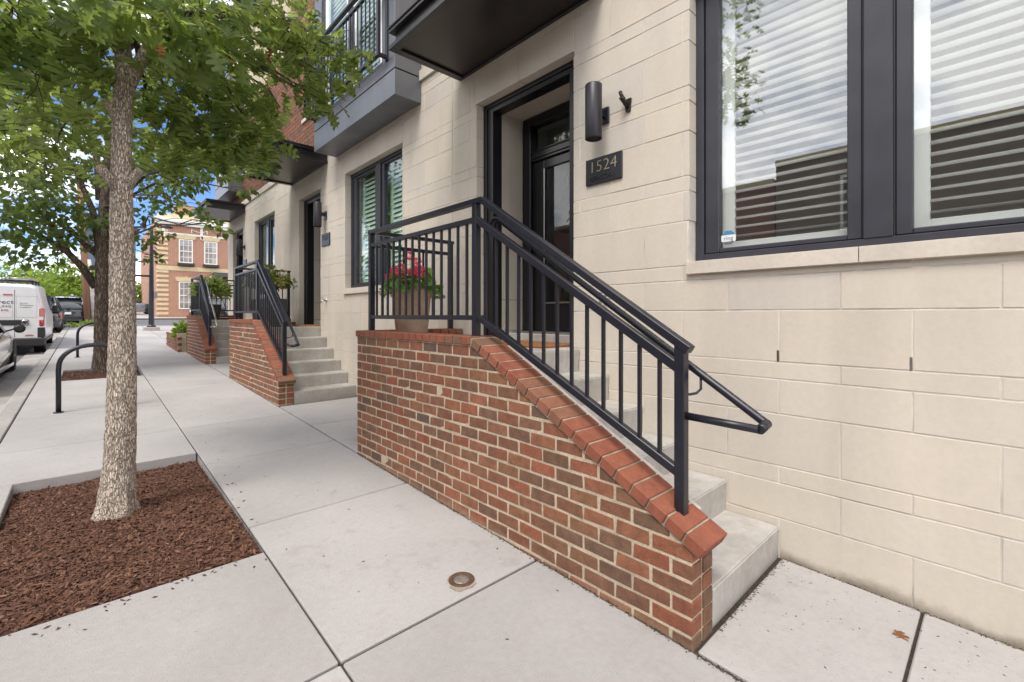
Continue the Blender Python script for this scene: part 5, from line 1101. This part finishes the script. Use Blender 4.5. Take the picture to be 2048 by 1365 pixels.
for i in range(3): yy = VY + .4 + i * 1.0; q.box(VX - .7, VX + .7, yy, yy + .05, fz(.4 + i) + 1.95, fz(.4 + i) + 1.99); q.box(VX - .7, VX - .66, yy, yy + .05, fz(.4 + i) + 1.86, fz(.4 + i) + 1.95); q.box(VX + .66, VX + .7, yy, yy + .05, fz(.4 + i) + 1.86, fz(.4 + i) + 1.95)
q.build('roof_rack', m_plas, van)
lad = thing('ladder', (VX + .45, VY + 1.4, z0 + 2.05), 'aluminium ladder lying on the white van roof rack', 'ladder')
for xx in (.25, .62): MB().bar((VX + xx, VY + .1, fz(.1) + 2.03), (VX + xx, VY + 3.0, fz(3) + 2.03), .03, .07).build('rail', m_zinc, lad)
for i in range(9): MB().tube([(VX + .25, VY + .25 + i * .32, fz(.25 + i * .32) + 2.03), (VX + .62, VY + .25 + i * .32, fz(.25 + i * .32) + 2.03)], .016, 8).build('rung', m_zinc, lad, fix=False)

# ---------------------------------------------------------------- red brick corner building
BY = 40.4; BX = 3.53; bz = g(BY)
bb = thing('brick_building', (BX, BY, bz), 'red brick two storey corner building with cream quoins and white cornice', 'building')
MB().box(BX, BX + 12, BY, BY + 14, bz - .5, 8.5).build('wall', m_farbrick, bb, loc=(BX, BY, bz))
for k in range(22):      # quoins
    w_ = .62 if k % 2 else .0
    if w_: zq = bz + .05 + k * .165; MB().box(BX - .03, BX + w_, BY - .03, BY + .45, zq, zq + .165).build('quoin', m_cream, bb, bevel=.01)
for k in range(8): zq = 5.15 + k * .33; MB().box(BX - .03, BX + .6, BY - .03, BY + .45, zq, zq + .165).build('quoin', m_cream, bb, bevel=.01)
MB().box(BX - .03, BX + 12, BY - .04, BY, 4.72, 5.02).build('belt_course', m_cream, bb)
for n_, x0, x1, y0, za, zb_, mm in (('cornice', BX - .25, BX + 12.2, BY - .35, 8.15, 8.4, m_wtrim), ('cornice', BX - .15, BX + 12.1, BY - .22, 7.95, 8.15, m_wtrim), ('frieze_band', BX - .03, BX + 12, BY - .05, 7.30, 7.42, m_wtrim), ('parapet', BX, BX + 12, BY - .02, 8.4, 8.75, m_cream)):
    MB().box(x0, x1, y0, BY + .3, za, zb_).build(n_, mm, bb, bevel=.01)
for i in range(5): x = BX + .25 + i * 2.25; MB().box(x, x + .16, BY - .06, BY, 7.1, 7.95).build('pilaster_strip', m_wtrim, bb)
for i in range(3):       # garland panels
    x = BX + 2.0 + i * 2.3; q = MB(); q.tube([(x, BY - .04, 7.75), (x + .3, BY - .04, 7.62), (x + .6, BY - .04, 7.60), (x + .9, BY - .04, 7.75)], .03, 6); q.box(x - .05, x, BY - .06, BY, 7.52, 7.80); q.box(x + .9, x + .95, BY - .06, BY, 7.52, 7.80); q.build('garland', m_wtrim, bb, fix=False)
def bwin(x0, x1, z0_, z1_, box=True, vari=0):
    q = MB(); fw = .07
    q.box(x0, x0 + fw, BY - .05, BY + .05, z0_, z1_); q.box(x1 - fw, x1, BY - .05, BY + .05, z0_, z1_); q.box(x0, x1, BY - .049, BY + .05, z0_, z0_ + fw); q.box(x0, x1, BY - .049, BY + .05, z1_ - fw, z1_)
    zm = (z0_ + z1_) / 2; q.box(x0, x1, BY - .045, BY + .05, zm - .03, zm + .03); w_ = q.build('window', m_wtrim, bb, loc=(x0, BY, z0_))
    for i in (1, 2): x = x0 + (x1 - x0) * i / 3; MB().box(x - .014, x + .014, BY - .03, BY, z0_ + fw, z1_ - fw).build('glazing_bar', m_wtrim, w_)
    for i in (1, 3): z = z0_ + (z1_ - z0_) * i / 4; MB().box(x0 + fw, x1 - fw, BY - .031, BY, z - .014, z + .014).build('glazing_bar', m_wtrim, w_)
    MB().box(x0 + .02, x1 - .02, BY - .015, BY - .005, z0_, z1_).build('pane', m_fpane, w_)
    MB().prism([(x0 - .22, z1_ + .32), (x1 + .22, z1_ + .32), (x1 + .12, z1_ + .03), (x0 - .12, z1_ + .03)], BY - .06, BY + .01, axis='Y').build('lintel', m_cream, bb)
    MB().box((x0 + x1) / 2 - .1, (x0 + x1) / 2 + .1, BY - .09, BY, z1_ + .02, z1_ + .38).build('keystone', m_cream, bb)
    if box: MB().box(x0 - .08, x1 + .08, BY - .28, BY - .051, z0_ - .22, z0_ - .02).build('window_box', m_plas, bb, bevel=.02)
for x in (4.74, 6.27, 8.1): bwin(x, x + .84, 5.30, 7.0)
for x in (4.74, 6.27, 8.1): bwin(x, x + .9, 1.95, 3.93, False)
MB().tube([(BX + .18 - .45, BY + .3, bz), (BX - .28, BY + .3, 3.9)], .06, 8).build('downpipe', m_wtrim, bb, fix=False)
q = MB(); q.box(6.75, 8.9, BY - 1.2, BY, 4.28, 4.34); q.build('door_hood', m_hood, bb); q2 = MB(); q2.hexa([(6.65, BY - 1.3, 4.345), (9, BY - 1.3, 4.345), (9, BY, 4.345), (6.65, BY, 4.345), (6.9, BY - 1.2, 4.62), (9, BY - 1.2, 4.62), (9, BY, 4.75), (6.9, BY, 4.75)]); q2.build('hood_roof', m_roofd, bb)
MB().bar((6.62, BY - 1.3, 4.33), (6.62, BY, 4.33), .06, .12).build('hood_trim', m_wtrim, bb)
for y, z in ((44, 2.1),): MB().box(BX - .35, BX, y, y + 1.2, z, z + .25).build('window_box', m_plas, bb)
MB().box(BX + 1.3, BX + 2.4, BY + 2, BY + 4, 8.4, 9.9).build('chimney', m_farbrick, bb)
sg = thing('blue_house', (2.9, 62, g(62)), 'blue grey sided house far behind the brick building', 'building')
MB().box(-.6, 3.6, 62, 74, g(62) - 1, 10.2).build('wall', m_blue, sg); MB().box(-.9, 3.9, 61.6, 74, 10.2, 10.6).build('roof', m_roofd, sg)
for i, x in enumerate((1.9, 2.7)): MB().box(x, x + .5, 61.93, 62, 6.4, 8.4).build('window', m_wtrim, sg)
MB().box(1.55, 1.8, 61.95, 62, 4, 10).build('corner_board', m_wtrim, sg)
tag(sheet('hill', -80, 80, 90, 160, .4, M('distant green', (.05, .09, .03), .9, noise=(.4, .6, 1.3))), kind='structure')
# ---------------------------------------------------------------- across the street (seen in the window glass)
o1 = thing('brick_building', (-9.6, -4, 0), 'dark brown brick building across the street, mirrored low in the wide window', 'building', 'buildings across the street')
MB().box(-18, -9.6, -22, 4.9, -.6, 6.25).build('wall', m_oppbrick, o1); MB().box(-18, -9.5, -22, 4.9, 6.25, 6.4).build('coping', m_cream, o1)
o2 = thing('brick_building', (-9.6, 9, .3), 'red brick house across the street, mirrored at the left of the wide window', 'building', 'buildings across the street')
MB().box(-18, -9.6, 4.95, 30, -.6, 5.7).build('wall', m_oppred, o2); MB().box(-18, -9.45, 4.95, 30, 5.7, 5.85).build('coping', m_cream, o2)
for o, ys in ((o1, (-17, -12, -7, -2, 2.2)), (o2, (6.6, 9.5, 12.5, 16, 20, 24))):
    for y in ys:
        for z in (1.2, 3.9):
            w_ = MB().box(-9.605, -9.56, y, y + 1.0, z + g(y), z + 1.6 + g(y)).build('window', m_wtrim, o); MB().box(-9.557, -9.55, y + .08, y + .92, z + .08 + g(y), z + 1.52 + g(y)).build('pane', m_cglass, w_)
for i, (a, b_) in enumerate((((-8.4, -6, 7.6), (3.2, 9.0, 8.6)), ((-8.4, -6, 8.0), (3.2, 9.3, 8.9)))):
    p = curve(a, b_, -.02, 14, 0); o = MB().tube(p, .02, 6).build('overhead_cable', m_wire, loc=a, fix=False)
    tag(o, ['lower overhead cable crossing the street above the parked cars', 'upper overhead cable crossing the street above the parked cars'][i], 'cable', 'overhead cables')
